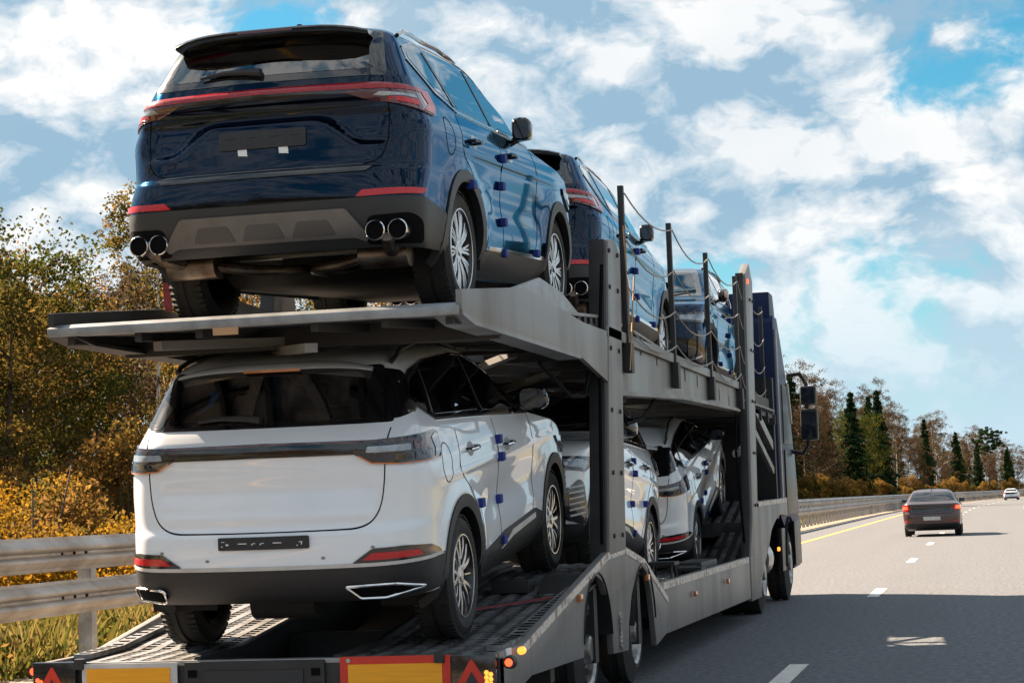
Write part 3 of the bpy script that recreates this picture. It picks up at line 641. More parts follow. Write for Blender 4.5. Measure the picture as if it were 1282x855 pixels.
    # ---- roof rails, spoiler, antenna
    for g in (1, -1):
        zz = rows[16][0]+.02; pts = []
        for x in np.linspace(-.42, 1.0, 16):
            zq = np.interp(x, [-.42, -.2, .4, .8, 1.0], np.array([1.60, 1.635, 1.665, 1.655, 1.625])+zo*.9); p = B.at('side', x, zq, 0, g); e = .028*math.sin(math.pi*min(1, (x+.42)/.25)*.5)*(1 if x < .75 else max(0, (1.0-x)/.25)); pts.append(p+Vector((0, 0, .012+e)))
        MB().tube(pts, .014, 6).build('roof_rail', 'black_gloss' if A else 'black_plastic', root, smooth=True)
    ztop = 1.685 if A else 1.668; xr0 = -.66 if A else -.54
    v = []; f = []; ny = 15
    for i in range(ny):
        hwS = .60 if A else .58; y = -hwS+2*hwS*i/(ny-1); q = (abs(y)/hwS)**4; tip = xr0-(.20*(1-.45*q) if A else .075*(1-.3*q))
        zt = ztop-(.04 if A else .03)*q
        v += [(xr0+.16, y*.97, zt+.028-.03*q), (xr0, y, zt+.022-.02*q), (tip+.01, y, zt-.004), (tip, y, zt-.016), (tip+.02, y, zt-(.03 if A else .02)), (xr0+.04, y, zt-(.045 if A else .022)), (xr0+.16, y, zt-(.04 if A else .02))]
    for i in range(ny-1):
        for k in range(7): f.append((i*7+k, i*7+(k+1) % 7, (i+1)*7+(k+1) % 7, (i+1)*7+k))
    f += [tuple(range(6, -1, -1)), tuple(range((ny-1)*7, ny*7))]
    sp = MB().add(v, f).build('spoiler', 'black_gloss' if A else paint, root, smooth=True, sharp=50)
    tipx = xr0-(.20 if A else .075)
    MB().cbox((tipx+.004, 0, ztop-.02), (.012, .34, .014)).build('brake_lamp', 'dark_red_lens' if A else 'amber_lens', sp)
    fin = MB().prism([(-.28, 1.70+zo*.7), (-.24, 1.775+zo*.7), (-.215, 1.78+zo*.7), (-.12, 1.70+zo*.7)], -.014, .014, 'y').build('antenna_fin', paint if A else 'plastic_wrap', root, bevel=.008)
    # ---- rear
    def ring_tube(name, pts, rad, m, par=root): return MB().tube(pts+[pts[0]], rad, 6, cap=False).build(name, m, par, smooth=True)
    wp = MB(); zz = 1.405 if A else 1.30
    ps = [B.at('rear', y, zz+dz_, .022) for y, dz_ in ((.02, 0), (.12, .012), (.26, .016), (.40, .0))]
    wp.tube(ps, [.026, .02, .014, .008], 8); wp.build('rear_wiper', 'black_plastic', root, smooth=True)
    if A:
        bar = [(-1.16, 1.262), (-.60, 1.268), (0, 1.275), (.60, 1.268), (1.16, 1.262), (1.16, 1.288), (.6, 1.297), (0, 1.303), (-.6, 1.297), (-1.16, 1.288)]
        B.patch('tail_light_bar', bar, 'wrap', 'bar_lens', root, off=.016, skirt=.03, res=.05)
        B.patch('tail_light_shadow_band', [(-1.14, 1.24), (0, 1.252), (1.14, 1.24), (1.14, 1.262), (0, 1.275), (-1.14, 1.262)], 'wrap', 'black_gloss', root, off=.008, res=.05)
        for g in (1, -1):
            cl_ = round_poly([(.48, 1.258), (.78, 1.178), (1.0, 1.142), (1.17, 1.13), (1.25, 1.20), (1.23, 1.295), (1.05, 1.275), (.62, 1.262)], .02)
            lamp = B.patch('tail_light', cl_, 'wrap', 'dark_red_lens', root, off=.012, skirt=.03, res=.05, side=g)
            B.patch('lamp_insert', round_poly([(.66, 1.238), (.95, 1.215), (.95, 1.235), (.70, 1.248)], .006), 'wrap', 'clear_lens', lamp, off=.016, side=g)
            B.patch('lamp_insert', round_poly([(.74, 1.198), (.96, 1.170), (.96, 1.205), (.74, 1.226)], .006), 'wrap', 'red_lens', lamp, off=.016, side=g)
            B.patch('lamp_insert', round_poly([(1.0, 1.15), (1.165, 1.138), (1.235, 1.205), (1.215, 1.285), (1.06, 1.265), (1.10, 1.20)], .01), 'wrap', 'red_lens' if g < 0 else 'amber_lens', lamp, off=.016, side=g)
            B.patch('reflector', round_poly([(.56, .645), (.98, .652), (1.02, .685), (.60, .682)], .012), 'wrap', 'red_lens', root, off=.014, skirt=.02, side=g)
        B.patch('lower_bumper', [(-1.42, .30), (-1.25, .345), (-.6, .365), (.6, .365), (1.25, .345), (1.42, .30), (1.42, .53), (1.33, .58), (1.02, .635), (.60, .64), (0, .635), (-.60, .64), (-1.02, .635), (-1.33, .58), (-1.42, .53)], 'wrap', 'grey_plastic', root, off=.008, skirt=.03, res=.06)
        sk = round_poly([(-.60, .405), (-.54, .43), (.54, .43), (.60, .405), (.62, .43), (.50, .585), (-.50, .585), (-.62, .43)], .02)
        skid = B.patch('skid_plate', sk, 'rear', 'skid_grey', root, off=.03, skirt=.04)
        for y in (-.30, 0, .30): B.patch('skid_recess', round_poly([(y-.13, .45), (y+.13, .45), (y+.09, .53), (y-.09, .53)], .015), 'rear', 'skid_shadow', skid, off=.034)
        for g in (1, -1):
            pk = round_poly([(.59, .38), (.95, .38), (.97, .50), (.88, .545), (.62, .535)], .04)
            B.patch('exhaust_pocket', pk, 'wrap', 'seam', root, off=.012, side=g)
            for y in (.66, .79):
                p = B.at('rear', y-.05, .45, 0, 1); p.x -= .020; m = MB()
                m.lathe([(.02, .046), (-.012, .050), (-.018, .055), (-.012, .060), (.14, .058)], axis='x', n=24, c=(p.x, g*y, .45)); m.build('exhaust_tip', 'chrome', root, smooth=True)
                MB().lathe([(-.004, .0), (-.004, .049)], axis='x', n=20, c=(p.x, g*y, .45)).build('exhaust_bore', 'seam', root)
        dish = .10; pz = 1.045
        B.patch('number_plate', round_poly([(-.265, .965), (.265, .965), (.265, 1.07), (-.265, 1.07)], .012), 'rear', 'black_plastic', root, off=.012, skirt=.03)
        for y in (-.20, -.07, .07, .20): B.patch('plate_clip', [(y-.025, 1.03), (y+.025, 1.03), (y+.025, 1.037), (y-.025, 1.037)], 'rear', 'grey_plastic', root, off=.016)
        for y in (-.13, .12): B.patch('paper_sticker', [(y-.03, .925), (y+.025, .93), (y+.03, .972), (y-.025, .975)], 'rear', 'sticker_white', root, off=.008)
        B.patch('tailgate_strip', round_poly([(-.62, .79), (.62, .79), (.66, .815), (.60, .832), (-.60, .832), (-.66, .815)], .012), 'rear', 'black_gloss', root, off=.01)
        tg = [(.70, 1.33), (.74, 1.16), (.735, 1.0), (.72, .90), (.66, .84), (.50, .835)]
        # ---- the underside that shows from below
        for g in (1, -1):
            m = MB(); m.lathe([(-.16, .0), (-.15, .085), (.15, .085), (.16, .0)], axis='y', n=20, c=(-.62, g*.60, .34)); m.build('muffler', 'steel_pipe', root, smooth=True)
            MB().tube([(-.98, g*.72, .43), (-.86, g*.70, .38), (-.70, g*.66, .36)], .05, 10).build('exhaust_pipe', 'steel_pipe', root, smooth=True)
            MB().tube([(-.62, g*.48, .33), (-.55, g*.3, .30), (-.42, g*.10, .29), (-.2, 0, .30), (1.2, 0, .27)], .032, 10).build('exhaust_pipe', 'steel_pipe', root, smooth=True)
            MB().bar((.05, g*.15, .33), (-.05, g*.68, .36), .09, .06).build('suspension_arm', 'underbody', root, bevel=.012)
            MB().tube([(.0, g*.5, .30), (.02, g*.5, .62)], .055, 10).build('coil_spring', 'underbody', root, smooth=True)
        MB().box((.35, -.55, .235), (.95, .45, .34)).build('fuel_tank', 'underbody', root, bevel=.05)
        MB().bar((-.30, -.60, .40), (-.30, .60, .40), .10, .07).build('subframe', 'rim_dark', root, bevel=.02)
        MB().bar((.28, -.62, .33), (.28, .62, .33), .08, .06).build('subframe', 'rim_dark', root, bevel=.02)
        for q in (-.38, .38): MB().cbox((-.45, q*.55, .405), (.34, .26, .012)).build('heat_shield', 'steel_pipe', root, bevel=.004)
        for q in (-.22, .22): MB().tube([(-.2, q, .42), (.1, q*1.6, .30), (.5, q*1.8, .26)], .018, 6).build('tie_rod', 'steel_pipe', root, smooth=True)
        MB().cbox((-.02, 0, .36), (.34, .42, .16)).build('rear_axle', 'underbody', root, bevel=.04)
    else:
        band = [(-1.12, 1.115), (-.62, 1.11), (0, 1.115), (.62, 1.11), (1.12, 1.115), (1.12, 1.165), (.6, 1.17), (0, 1.175), (-.6, 1.17), (-1.12, 1.165)]
        B.patch('tail_light_bar', band, 'wrap', 'black_gloss', root, off=.010, skirt=.03, res=.05)
        B.patch('light_line', [(-1.05, 1.155), (0, 1.165), (1.05, 1.155), (1.05, 1.163), (0, 1.173), (-1.05, 1.163)], 'wrap', 'dark_red_lens', root, off=.013, res=.05)
        for g in (1, -1):
            cl_ = round_poly([(.52, 1.12), (.62, 1.055), (.78, 1.028), (1.18, 1.022), (1.245, 1.06), (1.255, 1.165), (1.18, 1.18), (.60, 1.168)], .02)
            lamp = B.patch('tail_light', cl_, 'wrap', 'black_gloss', root, off=.013, skirt=.03, res=.05, side=g)
            B.patch('lamp_insert', round_poly([(.57, 1.118), (.65, 1.068), (.80, 1.045), (.86, 1.044), (.86, 1.095), (.66, 1.098)], .008), 'wrap', 'smoke_lens', lamp, off=.017, side=g)
            B.patch('lamp_insert', round_poly([(.60, 1.118), (.86, 1.112), (.86, 1.14), (.61, 1.142)], .008), 'wrap', 'clear_lens', lamp, off=.017, side=g)
            B.patch('lamp_insert', round_poly([(.885, 1.045), (1.07, 1.042), (1.08, 1.10), (.885, 1.098)], .008), 'wrap', 'clear_lens' if g > 0 else 'smoke_lens', lamp, off=.017, side=g)
            B.patch('lamp_insert', round_poly([(.885, 1.115), (1.08, 1.118), (1.075, 1.15), (.885, 1.152)], .008), 'wrap', 'dark_red_lens', lamp, off=.017, side=g)
            B.patch('lamp_insert', round_poly([(1.10, 1.04), (1.17, 1.042), (1.215, 1.072), (1.235, 1.155), (1.18, 1.165), (1.11, 1.15), (1.14, 1.10)], .008), 'wrap', 'clear_lens', lamp, off=.017, side=g)
            B.patch('lamp_edge', strip_poly([(.56, 1.10), (.63, 1.047), (.80, 1.028), (1.18, 1.024), (1.22, 1.045)], .01), 'wrap', 'amber_lens', lamp, off=.018, side=g)
            rfh = round_poly([(.50, .478), (1.16, .478), (1.12, .52), (1.0, .568), (.80, .592), (.62, .588)], .02)
            rh = B.patch('reflector_housing', rfh, 'wrap', 'black_gloss', root, off=.010, side=g)
            B.patch('reflector', round_poly([(.56, .50), (.92, .50), (.90, .548), (.62, .555)], .012), 'wrap', 'red_lens', rh, off=.014, side=g)
        B.patch('bumper_strip', [(-1.18, .462), (-.5, .455), (.5, .455), (1.18, .462), (1.14, .482), (.5, .478), (-.5, .478), (-1.14, .482)], 'wrap', 'plate_white', root, off=.012, res=.05)
        B.patch('lower_bumper', [(-1.30, .30), (-.7, .225), (.7, .225), (1.30, .30), (1.30, .48), (1.14, .465), (.5, .455), (-.5, .455), (-1.14, .465), (-1.30, .48)], 'wrap', 'black_plastic', root, off=.009, skirt=.03)
        def tipring(name, pts): 
            ring_tube(name, [tuple(B.at('rear', y, z, .028)) for y, z in pts], .0085, 'chrome'); B.patch('exhaust_bore', pts, 'rear', 'seam', root, off=.018)
        tipring('exhaust_tip', round_poly([(.62, .30), (.84, .30), (.85, .365), (.62, .37)], .03))
        tipring('exhaust_tip', round_poly([(-.84, .335), (-.66, .30), (-.52, .30), (-.45, .365), (-.72, .37)], .012))
        pl = B.patch('number_plate', round_poly([(-.265, .615), (.265, .615), (.265, .725), (-.265, .725)], .012), 'rear', 'black_plastic', root, off=.014, skirt=.03)
        for (y, z, a, b) in ((-.22, .675, .02, .006), (-.225, .66, .006, .02), (-.20, .645, .008, .008), (-.085, .672, .05, .007), (.0, .672, .014, .006), (.012, .664, .006, .014), (.05, .672, .014, .006), (.062, .664, .006, .014), (.12, .672, .05, .007), (.21, .665, .02, .006), (.21, .665, .006, .02), (.235, .69, .02, .005), (.24, .65, .008, .008)):
            B.patch('plate_mark', [(y-a/2, z-b/2), (y+a/2, z-b/2), (y+a/2, z+b/2), (y-a/2, z+b/2)], 'rear', 'sticker_white', pl, off=.0165 if a > b else .018, skirt=.002)
        for y in (-.62, -.34, .34, .62): B.patch('parking_sensor', [(y+.012*math.cos(t), .53+(.07 if abs(y) > .5 else 0)+.012*math.sin(t)) for t in np.linspace(0, 2*math.pi, 13)[:-1]], 'rear', 'silver_paint', root, off=.003, skirt=.003)
        tg = [(.72, 1.22), (.70, 1.10), (.69, .92), (.66, .82), (.58, .765), (.40, .76)]
        m = MB(); m.lathe([(-.2, .0), (-.19, .10), (.19, .10), (.2, .0)], axis='y', n=16, c=(-.60, 0, .33)); m.build('muffler', 'underbody', root, smooth=True)
        MB().bar((0, -.7, .33), (0, .7, .33), .10, .09).build('rear_axle', 'underbody', root, bevel=.02)
    tgl = [(p[0], p[1]) for p in tg]; line = tgl+[(-x, z) for x, z in tgl[::-1]]
    for _ in range(3):
        nl = [line[0]]
        for k in range(len(line)-1):
            a_, b_ = np.array(line[k]), np.array(line[k+1]); nl += [tuple(a_*.75+b_*.25), tuple(a_*.25+b_*.75)]
        line = nl+[line[-1]]
    dense = []
    for k in range(len(line)-1):
        for t in np.linspace(0, 1, 2, endpoint=False): dense.append((line[k][0]+(line[k+1][0]-line[k][0])*t, line[k][1]+(line[k+1][1]-line[k][1])*t))
    B.patch('tailgate_gap', strip_poly(dense+[line[-1]], .0065), 'rear', 'seam', root, off=.002, skirt=.004, res=.08)
    # ---- front
    zf = .02 if A else 0
    for g in (1, -1):
        hl = round_poly([(.50, .845+zf), (.80, .80+zf), (1.06, .80+zf), (1.30, .90+zf), (1.33, .955+zf), (1.05, .925+zf), (.55, .89+zf)], .02)
        lamp = B.patch('headlight', hl, 'wrapf', 'smoke_lens', root, off=.012, skirt=.03, side=g, res=.05)
        B.patch('lamp_insert', round_poly([(.70, .83+zf), (1.02, .82+zf), (1.20, .885+zf), (.98, .895+zf), (.70, .875+zf)], .01), 'wrapf', 'clear_lens', lamp, off=.016, side=g)
        vent = round_poly([(.78, .42), (1.0, .38), (1.08, .46), (1.04, .70), (.96, .74), (.80, .62)], .03)
        vo = B.patch('bumper_vent', vent, 'wrapf', 'black_gloss', root, off=.010, side=g)
        for k in range(0 if A else 6): B.patch('vent_blade', [(.84, .44+k*.042), (1.02, .475+k*.042), (1.02, .488+k*.042), (.84, .453+k*.042)], 'wrapf', 'plate_white', vo, off=.018, side=g)
    gp = round_poly([(-.50, .80+zf), (-.56, .70), (-.46, .50), (.46, .50), (.56, .70), (.50, .80+zf)], .04)
    gr = B.patch('grille', gp, 'front', 'black_gloss', root, off=.008)
    for k in range(6):
        z = .53+.045*k; hw = .47+.09*min(1, (z-.5)/.2) - .02
        B.patch('grille_bar', [(-hw, z), (hw, z), (hw, z+.012), (-hw, z+.012)], 'front', 'chrome', gr, off=.014)
    B.patch('lower_bumper', [(-1.28, .28), (-.7, .225), (.7, .225), (1.28, .28), (1.25, .40), (.7, .38), (-.7, .38), (-1.25, .40)], 'wrapf', 'black_plastic', root, off=.009, skirt=.03)
    if A: B.patch('bumper_chrome', [(-1.0, .45), (-.8, .40), (.8, .40), (1.0, .45), (1.0, .465), (.8, .42), (-.8, .42), (-1.0, .465)], 'wrapf', 'chrome', root, off=.016)
    m = MB(); m.prism([(.18, .23), (-.25, .40), (-.86, .46), (-.86, .50), (wb+.6, .36), (wb+.55, .22)], -.66, .66, 'y'); m.build('underbody', 'underbody', root, bevel=.02)
    for s_ in (-.3, .25):
        MB().tube([B.at('front', s_, 1.225+zo, .02), B.at('front', s_+.2, 1.24+zo, .02), B.at('front', s_+.42, 1.27+zo, .014)], .01, 6).build('windscreen_wiper', 'black_plastic', root, smooth=True)
    return root

def sedan():
    root = empty('brown_sedan'); wb = 2.68; r = .325
    rows = [(.18, -.70, 3.30, .76, .2, .2, .04, .25, .3, .08), (.26, -.88, 3.45, .84, .2, .22, .05, .25, .36, .1), (.40, -1.0, 3.55, .89, .22, .26, .07, .26, .38, .12), (.58, -1.03, 3.58, .905, .24, .28, .09, .26, .38, .13),
            (.68, -1.02, 3.56, .907, .24, .28, .09, .26, .38, .14), (.80, -.985, 3.46, .905, .24, .27, .10, .25, .38, .15), (.88, -.98, 3.25, .90, .24, .26, .10, .24, .36, .16), (.95, -.99, 2.85, .885, .24, .24, .10, .22, .32, .17), (1.0, -.985, 2.40, .865, .22, .22, .1, .18, .26, .18), (1.02, -.94, 2.28, .85, .2, .2, .1, .18, .24, .18),
            (1.05, -.55, 2.15, .81, .2, .2, .1, .16, .2, .18), (1.10, -.40, 2.0, .775, .16, .16, .1, .14, .16, .18), (1.22, -.18, 1.72, .70, .15, .14, .1, .13, .14, .17), (1.34, .08, 1.42, .635, .15, .14, .09, .13, .14, .15), (1.40, .25, 1.22, .58, .15, .14, .08, .13, .14, .13), (1.44, .42, 1.02, .46, .15, .15, .05, .12, .15, .08), (1.46, .6, .86, .2, .06, .06, .02, .05, .06, .02), (1.462, .66, .80, .05, .02, .02, 0, .02, .02, 0)]
    B = Body(rows, wb, dz=.025); zr = r; ra = r+.05
    rg = round_poly([(-.60, 1.115), (.60, 1.115), (.50, 1.345), (-.50, 1.345)], .05); rs = round_poly([(-.69, 1.085), (.69, 1.085), (.57, 1.37), (-.57, 1.37)], .03)
    dlo = round_poly([(1.92, 1.03), (-.05, 1.045), (-.12, 1.10), (.25, 1.33), (.7, 1.36), (1.05, 1.345), (1.30, 1.27)], .02)
    ws = round_poly([(-.64, 1.08), (.64, 1.08), (.50, 1.34), (-.50, 1.34)], .04)
    def cut(x, y, z):
        o = (np.abs(y) > .5) & ((np.hypot(x, z-zr) < ra) | (np.hypot(x-wb, z-zr) < ra))
        return o | ((x < .4) & in_poly(rg, y, z)) | ((np.abs(y) > .4) & in_poly(dlo, x, z)) | ((x > .9) & in_poly(ws, y, z))
    B.shell('body', 'brown_paint', root, cut)
    B.patch('rear_window_surround', rs, 'rear', 'black_gloss', root, holes=[rg]); B.patch('rear_window', rg, 'rear', 'clear_glass', root, off=.006)
    B.patch('windscreen', ws, 'front', 'clear_glass', root, off=.006)
    for g in (1, -1):
        B.patch('side_window', dlo, 'side', 'clear_glass', root, side=g)
        lamp = B.patch('tail_light', round_poly([(.66, .82), (.86, .80), (1.06, .80), (1.12, .90), (1.06, .985), (.72, .975), (.66, .90)], .02), 'wrap', 'red_lens', root, off=.010, side=g)
        B.patch('brake_light', round_poly([(.72, .85), (1.02, .83), (1.06, .93), (.76, .945)], .015), 'wrap', 'lit_red', lamp, off=.014, side=g, label='glowing red brake light')
        B.patch('reflector', [(.62, .455), (.90, .46), (.90, .485), (.62, .48)], 'wrap', 'red_lens', root, off=.012, side=g)
        p = B.at('side', 1.68, 1.06, 0, g); MB().cbox(p+Vector((0, g*.11, .04)), (.10, .19, .14)).build('door_mirror', 'black_gloss', root, bevel=.035)
        for x in (0, wb): m = MB(); m.lathe([(0, ra+.006), (-g*.4, ra+.006), (-g*.42, 0)], n=20, c=(x, g*.87, zr), a0=R_(-15), a1=R_(195)); m.build('wheel_well', 'underbody', root)
    B.patch('trunk_recess', round_poly([(-.58, .74), (.58, .74), (.62, .97), (-.62, .97)], .05), 'rear', 'black_gloss', root, off=.003)
    B.patch('tailgate_gap', strip_poly([(-.66, .98), (-.66, .74), (-.5, .70), (0, .70), (.5, .70), (.66, .74), (.66, .98)], .012), 'rear', 'seam', root)
    B.patch('lower_bumper', [(-.95, .24), (.95, .24), (1.0, .36), (.6, .40), (-.6, .40), (-1.0, .36)], 'wrap', 'black_plastic', root, off=.008)
    B.patch('number_plate', [(-.26, .50), (.26, .50), (.26, .61), (-.26, .61)], 'rear', 'plate_white', root, off=.01)
    wm = wheel_meshes('plain', r=r, w=.21, rr=.21)
    for x in (0, wb):
        for g in (1, -1): add_wheel(root, wm, x, g*.77, r)
    MB().prism([(-.6, .2), (-.65, .34), (3.2, .34), (3.1, .19)], -.7, .7, 'y').build('underbody', 'underbody', root)
    for y in (-.36, .36):
        m = MB(); m.bar((.35, y, .6), (.2, y, 1.05), .5, .12, up=(1, 0, .2)); m.cbox((.18, y, 1.14), (.08, .24, .15)); m.bar((1.2, y, .6), (1.05, y, 1.08), .48, .12, up=(1, 0, .2)); m.cbox((1.02, y, 1.17), (.08, .24, .16)); m.build('seat', 'seat_fabric', root, bevel=.02)
    MB().prism([(-.3, .8), (-.3, 1.0), (.1, 1.0), (.1, .8)], -.66, .66, 'y').build('parcel_shelf', 'interior', root)
    fin = MB().prism([(.3, 1.40), (.34, 1.50), (.37, 1.50), (.5, 1.41)], -.012, .012, 'y').build('antenna_fin', 'black_gloss', root)
    return root

# ------------------------------------------------------------------ the setting
def bend(y): return 0.0002*max(0.0, y-120.0)**2+0.004*max(0.0, -y-20.0)**2          # the motorway swings right in the distance
def road_strip(name, x0, x1, y0, y1, z, m, step=6.0, kind='structure', parent=None):
    n = max(2, int((y1-y0)/step)); v = []; f = []
    for i in range(n+1):
        y = y0+(y1-y0)*i/n; b = bend(y); v += [(x0+b, y, z), (x1+b, y, z)]
    for i in range(n): f.append((2*i, 2*i+1, 2*i+3, 2*i+2))
    o = mesh_obj(name, v, f, m, parent)
    if kind: o['kind'] = kind
    return o
def ground_sheet():
    xs = np.concatenate([np.linspace(-1800, -60, 14), np.linspace(-50, -9.5, 22), np.linspace(0, 13, 3), np.linspace(15, 60, 16), np.linspace(80, 1800, 14)]); ys = np.concatenate([np.linspace(-900, -40, 10), np.linspace(-30, 160, 70), np.linspace(180, 1000, 42), np.linspace(1100, 3000, 8)])
    v = []; f = []
    for y in ys:
        for x in xs:
            d = max(0, -9.5-x) if x < 0 else max(0, x-14); z = -.05 if d == 0 else -.05-.45*min(1, d/6)+.12*math.sin(x*.31+y*.17)*min(1, d/6)+.1*math.sin(y*.43)*min(1, d/8)
            v.append((x+bend(y), y, z))
    nx = len(xs)
    for j in range(len(ys)-1):
        for i in range(nx-1): f.append((j*nx+i, j*nx+i+1, j*nx+nx+i+1, j*nx+nx+i))
    o = mesh_obj('ground', v, f, 'ground_grass', smooth=True, sharp=None); o['kind'] = 'structure'
ground_sheet()
road_strip('gravel_shoulder', -9.6, -7.2, -140, 900, -.03, 'gravel')
road_strip('road', -7.4, 10.5, -140, 900, 0.0, 'asphalt')
road_strip('gravel_verge', 10.3, 14.0, -140, 900, -.03, 'gravel')
road_strip('edge_line', -5.62, -5.44, -140, 900, .004, 'line_yellow')
road_strip('edge_line', 9.4, 9.6, -140, 900, .004, 'line_white')
for lane, xx in enumerate((-1.60, 2.2, 5.9)):
    y = 14.9-13.6*5+lane*3.5
    while y < 420:
        if True: road_strip('lane_dash', xx-.08, xx+.08, y, y+2.5, .004, 'line_white', step=3)
        y += 13.6

def guardrail():
    root = empty('guardrail'); tag(root, 'two-tier galvanised steel guardrail along the left edge of the motorway', 'guardrail')
    prof = [(-.008, 0), (.0, .012), (.0, .03), (.075, .085), (.08, .10), (.075, .115), (.01, .145), (.01, .17), (.075, .20), (.08, .213), (.075, .228), (.0, .285), (.0, .30), (-.008, .312)]
    def beam(y0, y1, z, n=1, thick=.004):
        v = []; f = []; k = len(prof)
        for i in range(n+1):
            y = y0+(y1-y0)*i/n; b = bend(y)-8.2-.08
            for (px, pz) in prof: v.append((px+b, y, z+pz))
            for (px, pz) in prof: v.append((px+b-.006, y, z+pz))
        for i in range(n):
            o = i*2*k; q = o+2*k
            for j in range(k-1): f += [(o+j, o+j+1, q+j+1, q+j), (o+k+j+1, o+k+j, q+k+j, q+k+j+1)]
            f += [(o, q, q+k, o+k), (o+k-1, o+2*k-1, q+2*k-1, q+k-1)]
        f.append(tuple(range(k))+tuple(range(2*k-1, k-1, -1))); return v, f
    seg = 4.2; y = -16.0
    while y < 150:
        for z in (.545, .945):
            v, f = beam(y, y+seg+.16, z)
            v = [(a+(.003 if int(y/seg) % 2 else 0), b, c) for a, b, c in v]
            mesh_obj('rail_beam', v, f, 'rail_galv', root, smooth=True, sharp=50)
        y += seg
    for z in (.545, .945):
        v, f = beam(y, 760, z, 60); o = mesh_obj('rail_beam_run', v, f, 'rail_galv', root, smooth=True, sharp=50); o['kind'] = 'stuff'
    pm = None; y = 18.35-15*2.1; k = 0
    def post_geo(m, x, y):
        m.box((x-.14, y-.06, -.35), (x-.132, y+.06, 1.235)); m.box((x-.132, y-.06, -.35), (x-.01, y-.054, 1.235)); m.box((x-.012, y-.06, -.35), (x-.004, y+.06, 1.235))
    while y < 150:
        if pm is None:
            m = MB(); post_geo(m, 0, 0); o = m.build('rail_post', 'post_galv', root); pm = o.data
        else: o = link(bpy.data.objects.new('rail_post', pm), root)
        o.location = (-8.28+bend(y), y, 0)
        y += 2.1
    far = MB()
    while y < 420: post_geo(far, -8.28+bend(y), y); y += 2.1
    o = far.build('far_rail_posts', 'post_galv', root); o['kind'] = 'stuff'
    bl = MB(); yy = -16.0
    holes = MB()
    while yy < 60:
        for z in (.545, .945):
            for dy in (.04, .30, .56): holes.cbox((-8.2-.069, yy+dy, z+.157), (.008, .05, .024))
        yy += seg
    holes.build('bolt_slots', 'seam', root)
    return root
guardrail()

# ------------------------------------------------------------------ the car transporter
XR, XL = -2.62, -5.28
XC = (XR+XL)/2
XU = -4.95        # left edge of the upper deck, a little narrower than the lower one
TR = [(11.02, .575), (11.8, .60), (12.01, .627), (14.7, .925), (15.25, .945), (16.6, .80), (19.27, .59), (21.6, .58), (23.3, .617), (25.7, 1.207), (26.4, 1.36)]
UP = [(10.47, 2.455), (12.3, 2.585), (15.0, 2.753), (16.3, 2.73), (17.74, 2.68), (20.45, 2.61), (23.0, 2.51), (27.1, 2.51)]
def rebase(root, base):
    for ch in root.children: ch.location = Vector(ch.location)-Vector(base)
    root.location = base
def ribbon(m, pts, x0, x1, th):
    n = len(pts); v = []; f = []
    for (y, z) in pts: v += [(x0, y, z), (x1, y, z), (x1, y, z-th), (x0, y, z-th)]
    for i in range(n-1):
        for k in range(4): f.append((i*4+k, i*4+(k+1) % 4, i*4+4+(k+1) % 4, i*4+4+k))
    return m.add(v, f+[(0, 1, 2, 3), (4*n-1, 4*n-2, 4*n-3, 4*n-4)])
def zat(pts, y): return float(np.interp(y, [p[0] for p in pts], [p[1] for p in pts]))
def cut_line(pts, a, b): return [(a, zat(pts, a))]+[p for p in pts if a < p[0] < b]+[(b, zat(pts, b))]
def truck_wheel(parent, x, y, z, r, rr, w, face, name='wheel'):
    m = MB(); h = w/2
    m.lathe([(-h+.02, rr-.005), (-h, rr+.02), (-h-.004, (r+rr)/2), (-h+.015, r-.04), (-h+.045, r-.008), (-h+.07, r), (-.03, r), (-.03, r-.015), (.03, r-.015), (.03, r), (h-.045, r-.008), (h, rr+.02), (h-.02, rr-.005)], axis='x', n=40)
    d = MB(); s = face
    d.lathe([(s*(h-.02), rr), (s*(h-.004), rr-.006), (s*(h-.02), rr-.03), (s*(h-.10), rr-.06), (s*(h-.11), rr*.62), (s*(h-.07), rr*.55), (s*(h-.06), rr*.40), (s*(h-.0), rr*.36), (s*(h+.01), rr*.30), (s*(h+.01), 0)], axis='x', n=36)
    for k in range(10):
        a = 2*math.pi*k/10; d.lathe([(s*(h-.075), .016), (s*(h-.045), .016), (s*(h-.04), .0)], axis='x', n=6, c=(0, rr*.50*math.cos(a), rr*.50*math.sin(a)))
    o = d.build(name, 'wheel_steel', parent, smooth=True, sharp=30); o.location = (x, y, z)
    t = m.build('tyre', 'tyre', o, smooth=True, sharp=30)
    return o

